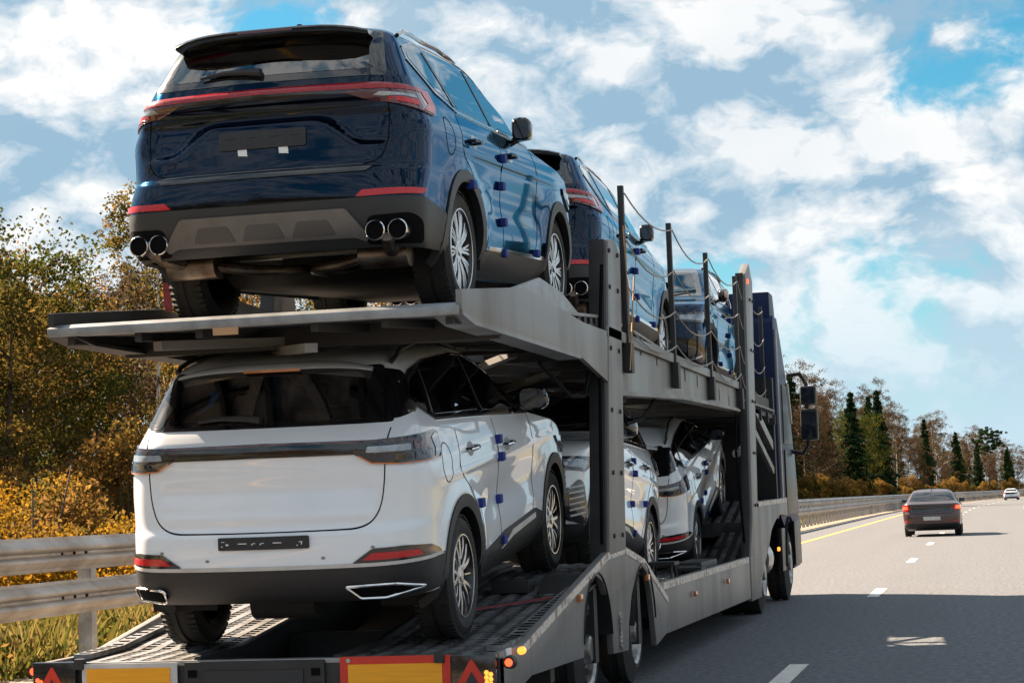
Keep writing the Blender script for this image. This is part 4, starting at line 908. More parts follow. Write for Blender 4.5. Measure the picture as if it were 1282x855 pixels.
def trailer():
    root = empty('car_transporter_trailer')
    tag(root, 'grey steel double-deck car transporter trailer carrying blue and white cars', 'trailer')
    wall = [(11.0, .30), (11.0, .60), (11.62, .605), (14.35, 1.04), (15.07, 1.065), (15.92, .95), (17.05, .60), (16.92, .31), (16.38, .25), (16.30, .48), (16.20, .70), (16.03, .84), (15.83, .895), (15.55, .84), (15.30, .70), (15.14, .50), (15.08, .31),
            (14.47, .33), (14.44, .52), (14.33, .72), (14.13, .85), (13.90, .90), (13.66, .85), (13.50, .72), (13.41, .55), (13.37, .39), (11.8, .41)]
    top = [(11.0, .60), (11.62, .605), (14.35, 1.04), (15.07, 1.065), (15.92, .95), (17.05, .60)]
    low = [(16.80, .30), (16.80, .725), (23.30, .735), (23.30, .27)]
    neck = [(23.28, .24), (23.28, .735), (24.0, .76), (24.05, 1.34), (27.9, 1.375), (27.9, 1.14), (26.9, 1.16), (26.3, 1.10), (25.7, .98), (25.35, .80), (24.75, .60), (24.42, .45), (24.28, .24)]
    for s, X in ((1, XR), (-1, XL)):
        a, b = (X-.045, X) if s > 0 else (X, X+.045)
        MB().prism(wall, a, b).build('side_wall', 'truck_grey', root, bevel=.006)
        MB().prism(low, a-s*.02, b-s*.02).build('side_wall', 'truck_grey', root, bevel=.006)
        MB().prism(neck, a-s*.008, b-s*.008).build('side_wall', 'truck_grey', root, bevel=.006)
        e = (X, X+s*.004)
        for pl in ([(11.55, .575)]+[(y, z-.028) for y, z in top[1:3]], [(y, z-.028) for y, z in top[2:4]], [(y, z-.028) for y, z in top[3:6]]):
            MB().prism(strip_poly(pl, .05), *sorted(e)).build('edge_strip', 'strip_cream', root)
        e2 = tuple(v-s*.02 for v in e); MB().prism(strip_poly([(16.95, .69), (23.2, .70)], .055), *sorted(e2)).build('edge_strip', 'strip_cream', root)
        e3 = tuple(v-s*.008 for v in e); MB().prism(strip_poly([(24.1, 1.305), (27.85, 1.34)], .05), *sorted(e3)).build('edge_strip', 'strip_cream', root)
        # ledge that closes the wall top and runs into the deck
        for yy, zz in ((13.9, .90), (15.83, .895)):      # mudguards
            m = MB(); o_ = []
            pts = arc(yy, .40, .52, 8, 172, 18); m.add([(x, p[0], p[1]) for p in pts for x in (X+s*.012, X-s*.33)], [(2*i, 2*i+1, 2*i+3, 2*i+2) for i in range(18)])
            m.build('mudguard', 'truck_dark', root, smooth=True)
        for yy in (14.0, 15.88):
            truck_wheel(root, X-s*.20, yy, .40, .40, .255, .25, s)
        for (yy, zz) in ((13.25, .78), (15.98, .80), (18.6, .55), (21.0, .56)):
            MB().cbox((X+s*.012, yy, zz), (.03, .07, .05)).build('side_marker', 'amber_lens', root, bevel=.008)
        # chain hanging on the panel between the wheels
        if s > 0:
            m = MB()
            for k in range(9): m.tube([(X+.012+.004*math.cos(t), 14.72+.018*math.cos(t+k), .58-.028*k+.02*math.sin(t)) for t in np.linspace(0, 2*math.pi, 9)], .005, 5)
            m.build('chain', 'rail_galv', root, smooth=True)
        # pillars
        pa = X-s*.09
        MB().prism([(14.42, 1.02), (15.10, 1.04), (15.36, 3.24), (15.10, 3.33), (14.86, 3.30)], *sorted((pa, X+s*.006))).build('pillar', 'truck_grey', root, bevel=.012)
        MB().prism([(14.37, .95), (14.56, .95), (14.98, 3.26), (14.80, 3.30)], *sorted((pa-s*.04, X-s*.014))).build('pillar_rear_shade', 'truck_dark', root, bevel=.008)  # dark strip standing in for the shade on the pillar's rear face
        MB().prism([(23.30, .74), (24.15, .74), (24.2, 1.2), (24.72, 3.95), (24.42, 4.14), (24.0, 3.98), (23.62, 1.15)], *sorted((X-s*.09, X-s*.004))).build('pillar', 'truck_grey', root, bevel=.012)
        MB().prism([(23.2, .66), (23.40, .66), (23.75, 1.15), (24.10, 3.93), (23.88, 3.98), (23.55, 1.2)], *sorted((X-s*.11, X-s*.02))).build('pillar_rear_shade', 'truck_dark', root, bevel=.008)  # the front pillar's shaded rear face, likewise put in as a dark strip
        MB().tube([(X-s*.08, 23.95, 3.72), (X-s*.08, 23.9, 3.95)], .04, 8).build('pillar_pulley', 'truck_dark', root, smooth=True)
        if s > 0: MB().cbox((X+.004, 24.12, 3.90), (.02, .05, .05)).build('side_marker', 'lit_red', root, bevel=.008)
        for (by, bz) in [(14.62+.105*t_+o_, 1.15+.9*t_) for t_ in (0, .5, 1, 1.5, 2, 2.3) for o_ in (0.0, .34)]+[(23.85+.17*t_+o_, 1.3+t_) for t_ in (0, .6, 1.2, 1.8, 2.4) for o_ in (0, .26)]:
            MB().lathe([(X+s*.001, .02), (X+s*.018, .018), (X+s*.018, 0)], axis='x', n=6, c=(0, by, bz)).build('bolt', 'truck_dark', root)
        # rear girder of the upper deck
        if s < 0: X = XU
        g = [(10.44, 2.40), (10.44, 2.52), (11.98, 2.675), (13.84, 2.61), (14.9, 2.62), (14.9, 2.22), (13.66, 2.37), (10.72, 2.37)]
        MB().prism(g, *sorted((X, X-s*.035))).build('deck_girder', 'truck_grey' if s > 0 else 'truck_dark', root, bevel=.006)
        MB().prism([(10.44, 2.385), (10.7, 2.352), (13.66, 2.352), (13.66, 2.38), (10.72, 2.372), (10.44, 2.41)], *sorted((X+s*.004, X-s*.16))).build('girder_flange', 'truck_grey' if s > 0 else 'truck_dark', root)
        MB().prism([(12.1, 2.69), (12.9, 2.83), (13.6, 2.80), (14.2, 2.70), (13.9, 2.62)], *sorted((X-s*.10, X-s*.125))).build('wheel_guide', 'galv_edge', root, bevel=.004)
        MB().prism([(14.7, 2.66), (14.7, 2.58), (22.95, 2.58), (22.95, 2.66)], *sorted((X+s*.006, X-s*.14))).build('beam_flange', 'truck_grey', root, bevel=.006)
        MB().prism([(14.9, 2.585), (22.9, 2.585), (22.9, 2.34), (18.5, 2.29), (14.9, 2.17)], *sorted((X-s*.03, X-s*.06))).build('deck_beam', 'truck_grey', root)
        MB().prism([(14.9, 2.20), (18.5, 2.32), (22.9, 2.37), (22.9, 2.34), (18.5, 2.285), (14.9, 2.165)], *sorted((X-.002*s, X-s*.14))).build('beam_flange', 'truck_grey', root, bevel=.004)
        MB().prism([(23.0, 2.66), (27.2, 2.66), (27.2, 2.46), (23.0, 2.40)], *sorted((X-s*.12, X-s*.18))).build('deck_beam', 'truck_dark', root)
        py = (15.52, 17.97, 20.4, 22.82, 25.1, 26.9); pt = (3.79, 3.81, 3.82, 3.83, 3.85, 3.85)
        for y, t in zip(py, pt):
            q_ = X if y < 23 else X-s*.15
            MB().box((q_-.022, y-.03, 2.40), (q_+.022, y+.03, t)).build('railing_post', 'black_plastic', root, bevel=.006)
            if y < 23: MB().box((X-.02 if s > 0 else X-.045, y-.07, 2.36), (X+.045 if s > 0 else X+.02, y+.07, 2.585)).build('post_bracket', 'truck_dark', root, bevel=.006)
        for lv, z in enumerate((-.06, -.42, -.78, -1.08)):
            for i in range(len(py)-1):
                p0 = Vector((X+s*(.03 if i < 4 and py[i] < 23 else -.12), py[i], pt[i]+z)); p1 = Vector((X+s*(.03 if py[i+1] < 23 else -.12), py[i+1], pt[i+1]+z)); sag = .10+.05*((i*7+lv*3) % 4)/3
                MB().tube([p0.lerp(p1, t)-Vector((0, 0, sag*4*t*(1-t))) for t in np.linspace(0, 1, 9)], .0065, 5).build('railing_cable', 'cable', root, smooth=True)
        if s > 0:
            for k, (y0, z0, y1, z1) in enumerate(((15.28, 3.45, 15.40, 2.42), (15.62, 3.1, 15.22, 2.36))):
                MB().tube([(X+.05+.01*k, y0, z0), (X+.05+.01*k, (y0+y1)/2+.03, (z0+z1)/2), (X+.06+.01*k, y1, z1)], .005, 5).build('lashing_strap', 'strap_tan', root, smooth=True)
        # lifting arms by the front pillar
        X = XR if s > 0 else XL
        MB().bar((X-s*.10, 24.2, 2.62), (X-s*.10, 26.9, 2.05), .08, .12).build('lifting_arm', 'galv_edge', root, bevel=.01)
        MB().bar((X-s*.06, 24.2, 2.25), (X-s*.06, 26.6, 1.72), .06, .09).build('lifting_arm', 'truck_grey', root, bevel=.01)
        MB().tube([(X-s*.2, 24.0, 1.9), (X-s*.2, 26.4, 2.35)], .05, 10).build('hydraulic_cylinder', 'tank_silver', root, smooth=True)
    for k, pts in enumerate(([(XR-.05, 14.2, 2.30), (XR-.05, 14.0, 2.12), (XR-.07, 13.6, 2.10), (XR-.10, 12.8, 2.28)], [(XR-.06, 15.4, 2.2), (XR-.06, 15.7, 1.98), (XR-.08, 16.6, 2.05), (XR-.1, 17.4, 2.24)], [(XR-.06, 22.9, 2.3), (XR-.05, 22.7, 1.9), (XR-.05, 22.9, 1.4), (XR-.06, 23.2, .9)], [(XR-.02, 14.28, 1.1), (XR-.02, 14.36, 1.7), (XR-.03, 14.55, 2.5), (XR-.02, 14.7, 3.1)])):
        MB().tube(pts, .014, 6).build('hydraulic_hose', 'seam', root, smooth=True)
    # lower deck: two wheel tracks with ribs and rungs, a sunken middle
    for (x0, x1) in ((XL+.045, XL+.92), (XR-.92, XR-.045)):
        m = MB(); ribbon(m, [(y, z-.022) for y, z in TR], x0, x1, .02); m.build('track_plate', 'truck_dark', root)
        n = 7; w = (x1-x0)/n
        for k in range(n):
            m = MB(); ribbon(m, TR, x0+w*k+.012, x0+w*k+w*.55, .03); m.build('track_rib', 'deck_steel', root)
        m = MB(); y = 11.05
        while y < 17.0:
            z = zat(TR, y); z2 = zat(TR, y+.025)
            for k in range(n): m.add([(x0+w*k+w*.55, y, z-.003), (x0+w*(k+1)+.012, y, z-.003), (x0+w*(k+1)+.012, y+.03, z2-.003), (x0+w*k+w*.55, y+.03, z2-.003)], [(0, 1, 2, 3)])
            y += .075
        o = m.build('track_rungs', 'deck_steel', root); o['kind'] = 'stuff'
        xin = x1 if x0 < -4.5 else x0
        m = MB(); ribbon(m, [(y, z+.03) for y, z in TR], xin-.02, xin+.02, .30); m.build('track_edge', 'truck_dark', root)
        xo = x0 if x0 < -4.5 else x1; d = .10 if x0 < -4.5 else -.10
        m = MB(); ribbon(m, [(y, z+.035) for y, z in cut_line(TR, 11.3, 14.9)], min(xo, xo+d), max(xo, xo+d), .03); m.build('track_side_rail', 'deck_steel', root)
        m = MB()
        y = 11.35
        while y < 14.8: m.cbox((xo+d/2, y, zat(TR, y)+.0365), (.06, .035, .004)); y += .095
        o = m.build('rail_slots', 'seam', root); o['kind'] = 'stuff'
    MB().box((XL+.92, 11.3, .26), (XR-.92, 23.5, .30)).build('floor_pan', 'truck_dark', root)
    for y in (12.6, 14.1, 15.9, 17.8, 20.0, 22.0): MB().box((XL+.05, y-.06, .30), (XR-.05, y+.06, zat(TR, y)-.05)).build('cross_member', 'truck_dark', root)
    for yy in (14.0, 15.88): MB().tube([(XL+.3, yy, .40), (XR-.3, yy, .40)], .06, 10).build('axle', 'truck_dark', root, smooth=True)
    MB().box((XL+.4, 16.9, .28), (XR-.4, 23.2, .38)).build('chassis_floor', 'truck_dark', root)
    # rear end
    MB().box((XL, 10.99, .30), (XR, 11.10, .575)).build('rear_beam', 'truck_dark', root, bevel=.008)
    MB().box((XL+.04, 10.985, .565), (XR-.04, 11.06, .592)).build('rear_edge', 'galv_edge', root, bevel=.006)
    MB().box((-4.42, 10.965, .27), (-3.60, 10.99, .585)).build('plate_panel', 'truck_dark', root, bevel=.012)
    MB().box((-4.30, 10.955, .28), (-3.72, 10.966, .535)).build('plate_recess', 'black_plastic', root, bevel=.008)
    for x in (-4.37, -3.65):
        for z in (.52, .44): MB().box((x-.025, 10.958, z-.02), (x+.025, 10.967, z+.02)).build('latch_plate', 'seam', root)
    rp = MB().box((-3.51, 10.962, .20), (-2.885, 10.972, .597)).build('reflector_plate', 'plate_red', root); MB().box((-3.463, 10.957, .20), (-2.932, 10.9625, .555)).build('reflector_field', 'plate_yellow', rp)
    lp = MB().box((-5.03, 10.962, .20), (-4.46, 10.972, .585)).build('reflector_plate', 'plate_white', root); MB().box((-5.0, 10.957, .20), (-4.50, 10.9625, .558)).build('reflector_field', 'plate_yellow', lp)
    for x in (-3.46, -2.93): MB().lathe([(0, .0), (0, .012), (.006, .012)], axis='y', n=10, c=(x, 10.955, .576)).build('plate_bolt', 'rail_galv', rp)
    for x in (-5.045, -2.945): MB().box((x-.028, 10.945, .555), (x+.028, 11.0, .615)).build('rubber_clip', 'black_plastic', root, bevel=.008)
    for (x0, x1, s) in ((-2.88, -2.628, 1), (-5.325, -5.065, -1)):
        h = MB().box((x0, 10.95, .30), (x1, 11.0, .60)).build('tail_lamp', 'black_gloss', root, bevel=.01)
        cx = (x0+x1)/2-.01; y = 10.942
        tri = [(cx-.105, .405), (cx+.105, .405), (cx, .580)]; tin = [(cx-.038, .442), (cx+.038, .442), (cx, .505)]
        MB().prism(round_poly(tri, .02), y, y+.012, 'y').build('triangle_reflector', 'plate_red', h); MB().prism(tin, y-.003, y+.002, 'y').build('triangle_centre', 'grey_plastic', h)
        for k in range(6 if s > 0 else 2):
            MB().lathe([(0, .013), (-.006, .009), (-.008, 0)], axis='y', n=10, c=(x1-.045+.024*(k % 2)-.01 if s > 0 else cx-.09+.02*k, 10.948, .50-.026*(k//2)-.01*(k % 2))).build('lamp_led', 'lit_orange' if s > 0 else 'lit_red', h)
    # marker lamps on rubber arms
    for x, s in ((XR+.045, 1), (XL-.075, -1)):
        m = MB().lathe([(-.03, 0), (-.03, .034), (.02, .038), (.05, .03), (.05, 0)], axis='y', n=18, c=(x, 11.05, .545)).build('marker_lamp', 'black_plastic', root, smooth=True)
        MB().lathe([(-.034, 0), (-.034, .018), (-.03, .022)], axis='y', n=14, c=(x, 11.05, .545)).build('marker_bulb', 'lit_red', m)
        MB().box((min(x, x-s*.06), 11.06, .535), (max(x, x-s*.06), 11.10, .555)).build('marker_bracket', 'black_plastic', m)
    MB().lathe([(-.02, 0), (-.02, .022), (.02, .022)], axis='y', n=14, c=(XR+.045, 11.35, .585)).build('marker_lamp', 'lit_orange', root)
    MB().cbox((XR+.004, 11.20, .585), (.012, .11, .05)).build('edge_plate', 'sticker_white', root, bevel=.01)
    # upper deck
    for (x0, x1) in ((XU+.04, XU+.80), (XR-.90, XR-.04)):
        m = MB(); ribbon(m, UP, x0, x1, .022); m.build('upper_track', 'truck_grey', root)
        y = 10.55; m = MB()
        while y < 27.0: m.cbox(((x0+x1)/2, y, zat(UP, y)-.04), (x1-x0, .035, .05)); y += .22
        o = m.build('track_stiffeners', 'truck_dark', root); o['kind'] = 'stuff'
        for k in (.06, .45, .80):
            m = MB(); ribbon(m, [(y, z-.022) for y, z in UP], x0+k, x0+k+.04, .09); m.build('deck_stringer', 'truck_dark', root)
    for y in np.arange(11.44, 27.1, .82):
        z = zat(UP, y)-.06; MB().box((XU+.03, y-.035, z-.13), (XR-.03, y+.035, z)).build('cross_member', 'truck_dark', root, bevel=.006)
    for i, y in enumerate(np.arange(10.62, 22.0, 1.64)):
        z = zat(UP, y)-.14; z2 = zat(UP, y+1.64)-.14
        MB().bar((XC-.44, y, z), (XC+.44, y+1.64, z2), .07, .05).build('deck_brace', 'truck_grey', root); MB().bar((XC+.44, y, z-.055), (XC-.44, y+1.64, z2-.055), .07, .05).build('deck_brace', 'truck_grey', root)
    MB().prism([(10.40, 2.385), (10.40, 2.432), (10.47, 2.456), (10.62, 2.47), (10.62, 2.40)], XU+.01, XR-.012).build('deck_rear_edge', 'galv_edge', root, bevel=.006)
    MB().prism([(10.47, 2.459), (10.62, 2.473), (11.6, 2.56), (11.6, 2.545), (10.62, 2.45)], XU+.8, XR-.9).build('deck_rear_plate', 'deck_steel', root)
    MB().box((-3.98, 10.39, 2.345), (-3.84, 10.402, 2.385)).build('edge_tag', 'strap_tan', root)
    # black wheel stands between the second and third lower cars
    for (x, y) in ((XR-.16, 17.9), (XR-.16, 19.6), (XR-.3, 20.0)):
        m = MB(); z = zat(TR, y)
        for dx in (-.10, .10):
            m.tube([(x+dx, y-.16, z-.02), (x+dx*.8, y-.10, z+.14), (x+dx*.8, y+.10, z+.14), (x+dx, y+.16, z-.02)], .012, 6)
        m.box((x-.12, y-.15, z+.135), (x+.12, y+.15, z+.165)); m.build('wheel_stand', 'black_plastic', root)
    MB().box((XR-.42, 20.2, .56), (XR-.14, 21.4, .78)).build('tool_box', 'black_plastic', root, bevel=.02)
    # lashing straps on wheels
    MB().bar((XR-.10, 13.35, zat(TR, 13.35)+.02), (-3.55, 12.55, zat(TR, 12.55)+.02), .05, .008).build('lashing_strap', 'strap_red', root)
    MB().bar((-4.98, 12.25, 2.62), (-4.99, 12.22, 3.02), .05, .01, up=(0, 1, 0)).build('lashing_strap', 'strap_red', root)
    MB().box((-3.28, 13.58, zat(TR, 13.7)-.01), (-3.02, 13.80, zat(TR, 13.7)+.08)).build('wheel_chock', 'black_plastic', root, bevel=.015)
    rebase(root, (XC, 11.0, 0))
    return root
trailer()

def tractor():
    root = empty('tractor_truck'); tag(root, 'dark blue tractor cab pulling the car transporter trailer', 'truck')
    xr, xl = -2.67, -5.21
    prof = [(27.45, 1.12), (27.45, 3.70), (27.52, 3.78), (28.0, 3.78), (28.45, 3.45), (29.05, 2.95), (29.6, 2.15), (29.9, 1.4), (29.98, .42), (29.0, .40), (28.95, .75), (28.75, 1.0), (28.3, 1.10), (27.85, 1.0)]
    cab = MB().prism(prof, xl, xr).build('cab', 'cab_blue', root, bevel=.015)
    MB().prism([(27.5, 3.76), (27.5, 4.10), (28.0, 4.10), (28.2, 3.78)], xl+.12, xr-.04).build('roof_fairing', 'cab_blue', root, bevel=.02)
    for s, X in ((1, xr), (-1, xl)):
        e = lambda a, b: sorted((X+s*a, X+s*b))
        MB().prism([(28.2, 1.15), (28.2, 2.02), (29.55, 2.0), (29.85, 1.15)], *e(.0, .02)).build('door', 'cab_black', root, bevel=.008)
        MB().prism([(28.2, 2.1), (28.2, 2.9), (28.85, 2.9), (29.4, 2.12)], *e(.0, .012)).build('side_window', 'cab_black', root)
        MB().prism([(27.5, 1.2), (27.5, 3.6), (27.62, 3.6), (27.62, 1.2)], *e(.0, .03)).build('side_fairing', 'silver_paint', root, bevel=.006)
        MB().prism([(29.26, 2.4), (29.36, 2.4), (28.98, 2.95), (28.88, 2.95)], *e(.0, .03)).build('windscreen_pillar', 'plate_white', root, bevel=.006)
        MB().prism([(28.98, .44), (28.98, 1.05), (29.9, 1.05), (29.95, .44)], *e(.0, .025)).build('bumper_corner', 'cab_black', root, bevel=.02)
        MB().prism([(27.3, .42), (27.3, .98), (27.78, .98), (27.72, .42)], *e(-.05, .01)).build('step_panel', 'cab_black', root, bevel=.02)
        m = MB(); pts = arc(28.35, .52, .60, -5, 185, 18); m.add([(x, p[0], p[1]) for p in pts for x in (X+s*.03, X-s*.40)], [(2*i, 2*i+1, 2*i+3, 2*i+2) for i in range(18)]); m.build('wheel_arch', 'cab_black', root, smooth=True)
        truck_wheel(root, X-s*.14, 28.35, .50, .50, .29, .30, s)
        truck_wheel(root, X-s*.30, 25.15, .50, .50, .29, .58, s)
        MB().lathe([(-.30, 0), (-.29, .24), (-.1, .26), (.1, .26), (.29, .24), (.30, 0)], axis='y', n=24, c=(X-s*.28, 26.35, .62)).build('air_tank', 'tank_silver', root, smooth=True)
        m = MB(); pts = arc(25.15, .50, .60, 20, 175, 16); m.add([(x, p[0], p[1]) for p in pts for x in (X-s*.02, X-s*.60)], [(2*i, 2*i+1, 2*i+3, 2*i+2) for i in range(16)]); m.build('mudguard', 'truck_dark', root, smooth=True)
        MB().cbox((X+s*.0, 26.9, .72), (.03, .08, .05)).build('side_marker', 'lit_orange', root, bevel=.008)
        # mirrors
        y = 29.35; mx = X+s*.27
        arm = MB().tube([(X-s*.02, y, 3.08), (X+s*.16, y, 3.10), (X+s*.24, y, 2.95), (X+s*.24, y, 2.1), (X+s*.16, y, 1.98), (X-s*.02, y, 2.02)], .03, 8).build('mirror_arm', 'cab_black', root, smooth=True)
        MB().box((mx-.11, y-.10, 2.66), (mx+.11, y+.10, 2.92)).build('mirror_housing', 'black_plastic', arm, bevel=.04); MB().box((mx-.12, y-.10, 2.16), (mx+.12, y+.10, 2.60)).build('mirror_housing', 'black_plastic', arm, bevel=.045)
        MB().box((mx-.085, y-.103, 2.69), (mx+.085, y-.099, 2.89)).build('mirror_glass', 'smoke_lens', arm); MB().box((mx-.095, y-.103, 2.20), (mx+.095, y-.099, 2.56)).build('mirror_glass', 'smoke_lens', arm)
    MB().box((xl+.05, 27.25, 1.10), (xr-.02, 27.38, 2.95)).build('cab_headboard', 'cab_black', root, bevel=.02)
    MB().box((XC-.45, 23.6, .62), (XC-.33, 29.5, .90)).build('chassis_rail', 'truck_dark', root); MB().box((XC+.33, 23.6, .62), (XC+.45, 29.5, .90)).build('chassis_rail', 'truck_dark', root)
    MB().box((XL+.5, 23.9, .95), (XR-.5, 27.3, 1.10)).build('coupling_deck', 'truck_dark', root)
    for yy in (25.15, 28.35): MB().tube([(xl+.3, yy, .50), (xr-.3, yy, .50)], .08, 10).build('axle', 'truck_dark', root, smooth=True)
    rebase(root, (XC, 27.0, 0))
tractor()

# ------------------------------------------------------------------ the cars
def place(o, x, y, z, pitch, back=False, yaw=0.0):
    o.location = (x, y, z); o.rotation_euler = (0, -pitch, (-math.pi/2 if back else math.pi/2)+yaw)
blue = suv('A')
blue2 = copy_tree(blue); blue3 = copy_tree(blue)
place(blue, -3.965, 12.3, 2.587, R_(3.55), yaw=R_(-.8)); tag(blue, 'dark blue SUV with four exhaust pipes at the tail end of the upper deck', 'car', 'blue cars on the upper deck')
place(blue2, -3.98, 17.74, 2.682, R_(-1.48)); tag(blue2, 'blue SUV parked in the middle of the upper deck between two others', 'car', 'blue cars on the upper deck')
place(blue3, -3.90, 26.06, 2.512, 0.0, True); tag(blue3, 'blue SUV on the upper deck parked backwards behind the truck cab', 'car', 'blue cars on the upper deck')
white = suv('B')
white2 = copy_tree(white); white3 = copy_tree(white)
place(white, -3.947, 12.01, .63, R_(6.3)); tag(white, 'white SUV with a black number plate holder at the tail end of the lower deck', 'car', 'white cars on the lower deck')
place(white2, -4.0, 19.27, .592, math.asin(.21/2.67), True); tag(white2, 'white SUV facing backwards behind the steel pillar on the lower deck', 'car', 'white cars on the lower deck')
place(white3, -4.03, 23.3, .62, R_(13.8)); white3.scale = (.92, .92, .92); tag(white3, 'white SUV with its nose raised on the front ramp of the lower deck', 'car', 'white cars on the lower deck')
brown = sedan(); place(brown, -1.77, 67.0, .005, 0); tag(brown, 'brown saloon car with glowing brake lights driving on the motorway', 'car')
far = copy_tree(brown); far.name = 'white_car'; place(far, bend(272)-1.9, 272, .005, 0); far.rotation_euler[2] = math.pi/2-2*0.0002*152; tag(far, 'small white car far ahead on the motorway', 'car')
for ch in far.children:
    if ch.name.startswith('body'):
        ch.data = ch.data.copy(); ch.data.materials.clear(); ch.data.materials.append(MATS['white_paint'])
    if ch.name.startswith('tail_light'):
        for g in ch.children:
            g.data = g.data.copy(); g.data.materials.clear(); g.data.materials.append(MATS['red_lens']); 
            if 'label' in g: del g['label']

# ------------------------------------------------------------------ vegetation
def leaf_mesh(name, C, size, tint, m, up=0.0, aspect=1.0, nrm_bias=None):
    """one two-triangle leaf clump per centre, random orientation; tint is a per-face value"""
    n = len(C); a = RNG.normal(size=(n, 3)); a /= np.linalg.norm(a, axis=1, keepdims=True)
    b = RNG.normal(size=(n, 3)); b -= a*(a*b).sum(1, keepdims=True); b /= np.linalg.norm(b, axis=1, keepdims=True)
    s = (size*RNG.uniform(.6, 1.4, n))[:, None]; a = a*s*aspect; b = b*s
    V = np.stack([C-a*.5, C+b*.32+a*.05, C+a*.5, C-b*.32-a*.05], 1).reshape(-1, 3)
    F = np.arange(4*n).reshape(n, 4)
    me = bpy.data.meshes.new(name); me.vertices.add(4*n); me.vertices.foreach_set('co', V.ravel().astype(np.float32)); me.loops.add(4*n); me.loops.foreach_set('vertex_index', F.ravel().astype(np.int32))
    me.polygons.add(n); me.polygons.foreach_set('loop_start', (np.arange(n)*4).astype(np.int32)); me.polygons.foreach_set('loop_total', np.full(n, 4, np.int32)); me.update(calc_edges=True)
    at = me.attributes.new('tint', 'FLOAT', 'FACE'); at.data.foreach_set('value', np.clip(tint, 0, 1).astype(np.float32))
    me.materials.append(MATS[m]); return me
def blob(c, r, n, flat=1.0):
    p = RNG.normal(size=(n, 3)); p /= np.linalg.norm(p, axis=1, keepdims=True); p *= (RNG.uniform(0, 1, n)**.45)[:, None]
    return c+p*np.array([r, r, r*flat])
def trunk_mesh(name, h, r, limbs, m, lean=0.3, fork=0.35, limb_r=1.0, rise=(.35, .95)):
    mb = MB(); rnd = random.Random(hash(name) % 1000); top = Vector((rnd.uniform(-lean, lean), rnd.uniform(-lean, lean), h)); tips = []
    pts = [Vector((top.x*t*t+rnd.uniform(-.05, .05)*h*.03, top.y*t*t, h*t)) for t in np.linspace(0, 1, 8)]; pts[0].z = -.6
    mb.tube(pts, [r*(1-.85*t) for t in np.linspace(0, 1, 8)], 7); tips.append(np.array(top))
    for k in range(limbs):
        t = fork+(1-fork)*(k+rnd.random())/limbs*.95; a = k*2.4+rnd.random(); ln = h*(.34-.20*t)*rnd.uniform(.7, 1.25); b = Vector((top.x*t*t, top.y*t*t, h*t))
        d = Vector((math.cos(a), math.sin(a), rnd.uniform(*rise))).normalized(); q = [b, b+d*ln*.5+Vector((0, 0, .1)), b+d*ln+Vector((0, 0, .3))]
        mb.tube(q, [r*(1-.8*t)*.5*limb_r, r*.22*limb_r, r*.06*limb_r], 5); tips += [np.array(q[1]), np.array(q[2])]
        for j in range(2):
            d2 = (d+Vector((rnd.uniform(-.8, .8), rnd.uniform(-.8, .8), rnd.uniform(-.2, .6)))).normalized(); e = q[1]+d2*ln*.5; mb.tube([q[1], e], [r*.16*limb_r, r*.04*limb_r], 4); tips.append(np.array(e))
    o = mb.build(name, m, smooth=True, sharp=None); me = o.data; bpy.data.objects.remove(o); return me, tips
def deciduous(name, h, spread, leaves, size, lm, bm_, limbs=13, fork=.25, density=1.0, base_tint=.45, tr=None, limb_r=1.0, rise=(.35, .95)):
    tm, tips = trunk_mesh(name+'_trunk', h*.93, tr or h*.014+.03, limbs, bm_, lean=.6, fork=fork, limb_r=limb_r, rise=rise); C = []; T = []
    per = int(leaves/len(tips))
    for p in tips:
        r = spread*RNG.uniform(.55, 1.15); n = int(per*RNG.uniform(.5, 1.4)); sub = 5
        for k in range(sub):
            c = p+RNG.normal(size=3)*r*np.array([.55, .55, .45]); q = blob(c, r*.5, n//sub, .75); C.append(q); T.append(np.full(len(q), base_tint+RNG.normal()*.16)+RNG.normal(size=len(q))*.09)
    C = np.concatenate(C); T = np.concatenate(T); return tm, leaf_mesh(name+'_crown', C, size, T, lm)
def spruce(name, h, leaves, size=.30):
    tm, _ = trunk_mesh(name+'_trunk', h, h*.010+.03, 0, 'bark', lean=.05); C = []; T = []
    tiers = int(h*1.5)
    for k in range(tiers):
        t = k/tiers; z = h*(.10+.90*t); R = h*.17*(1-t)**.85*RNG.uniform(.8, 1.15)+.12; nb = max(5, int(11*(1-t))+4)
        for b in range(nb):
            a = RNG.uniform(0, 2*math.pi); ln = R*RNG.uniform(.6, 1.15); n = max(3, int(leaves/tiers/nb*(1.6-t))); u = RNG.uniform(.12, 1, n)
            C.append(np.stack([np.cos(a)*ln*u+RNG.normal(size=n)*.08*ln, np.sin(a)*ln*u+RNG.normal(size=n)*.08*ln, z-u*ln*.38+RNG.normal(size=n)*.10], 1)); T.append(np.full(n, RNG.uniform(.2, .75))+.2*u)
    return tm, leaf_mesh(name+'_crown', np.concatenate(C), size, np.concatenate(T), 'needle', aspect=1.5)
def pine(name, h):
    tm, tips = trunk_mesh(name+'_trunk', h, h*.010+.05, 9, 'bark', lean=.2, fork=.66); C = []; T = []
    for p in tips:
        if p[2] < h*.6: continue
        q = np.concatenate([blob(p+RNG.normal(size=3)*h*np.array([.045, .045, .02]), h*.025, 60, .6) for _ in range(5)]); C.append(q); T.append(np.full(len(q), RNG.uniform(.3, 1))+RNG.normal(size=len(q))*.1)
    return tm, leaf_mesh(name+'_crown', np.concatenate(C), .26, np.concatenate(T), 'needle', aspect=1.4)
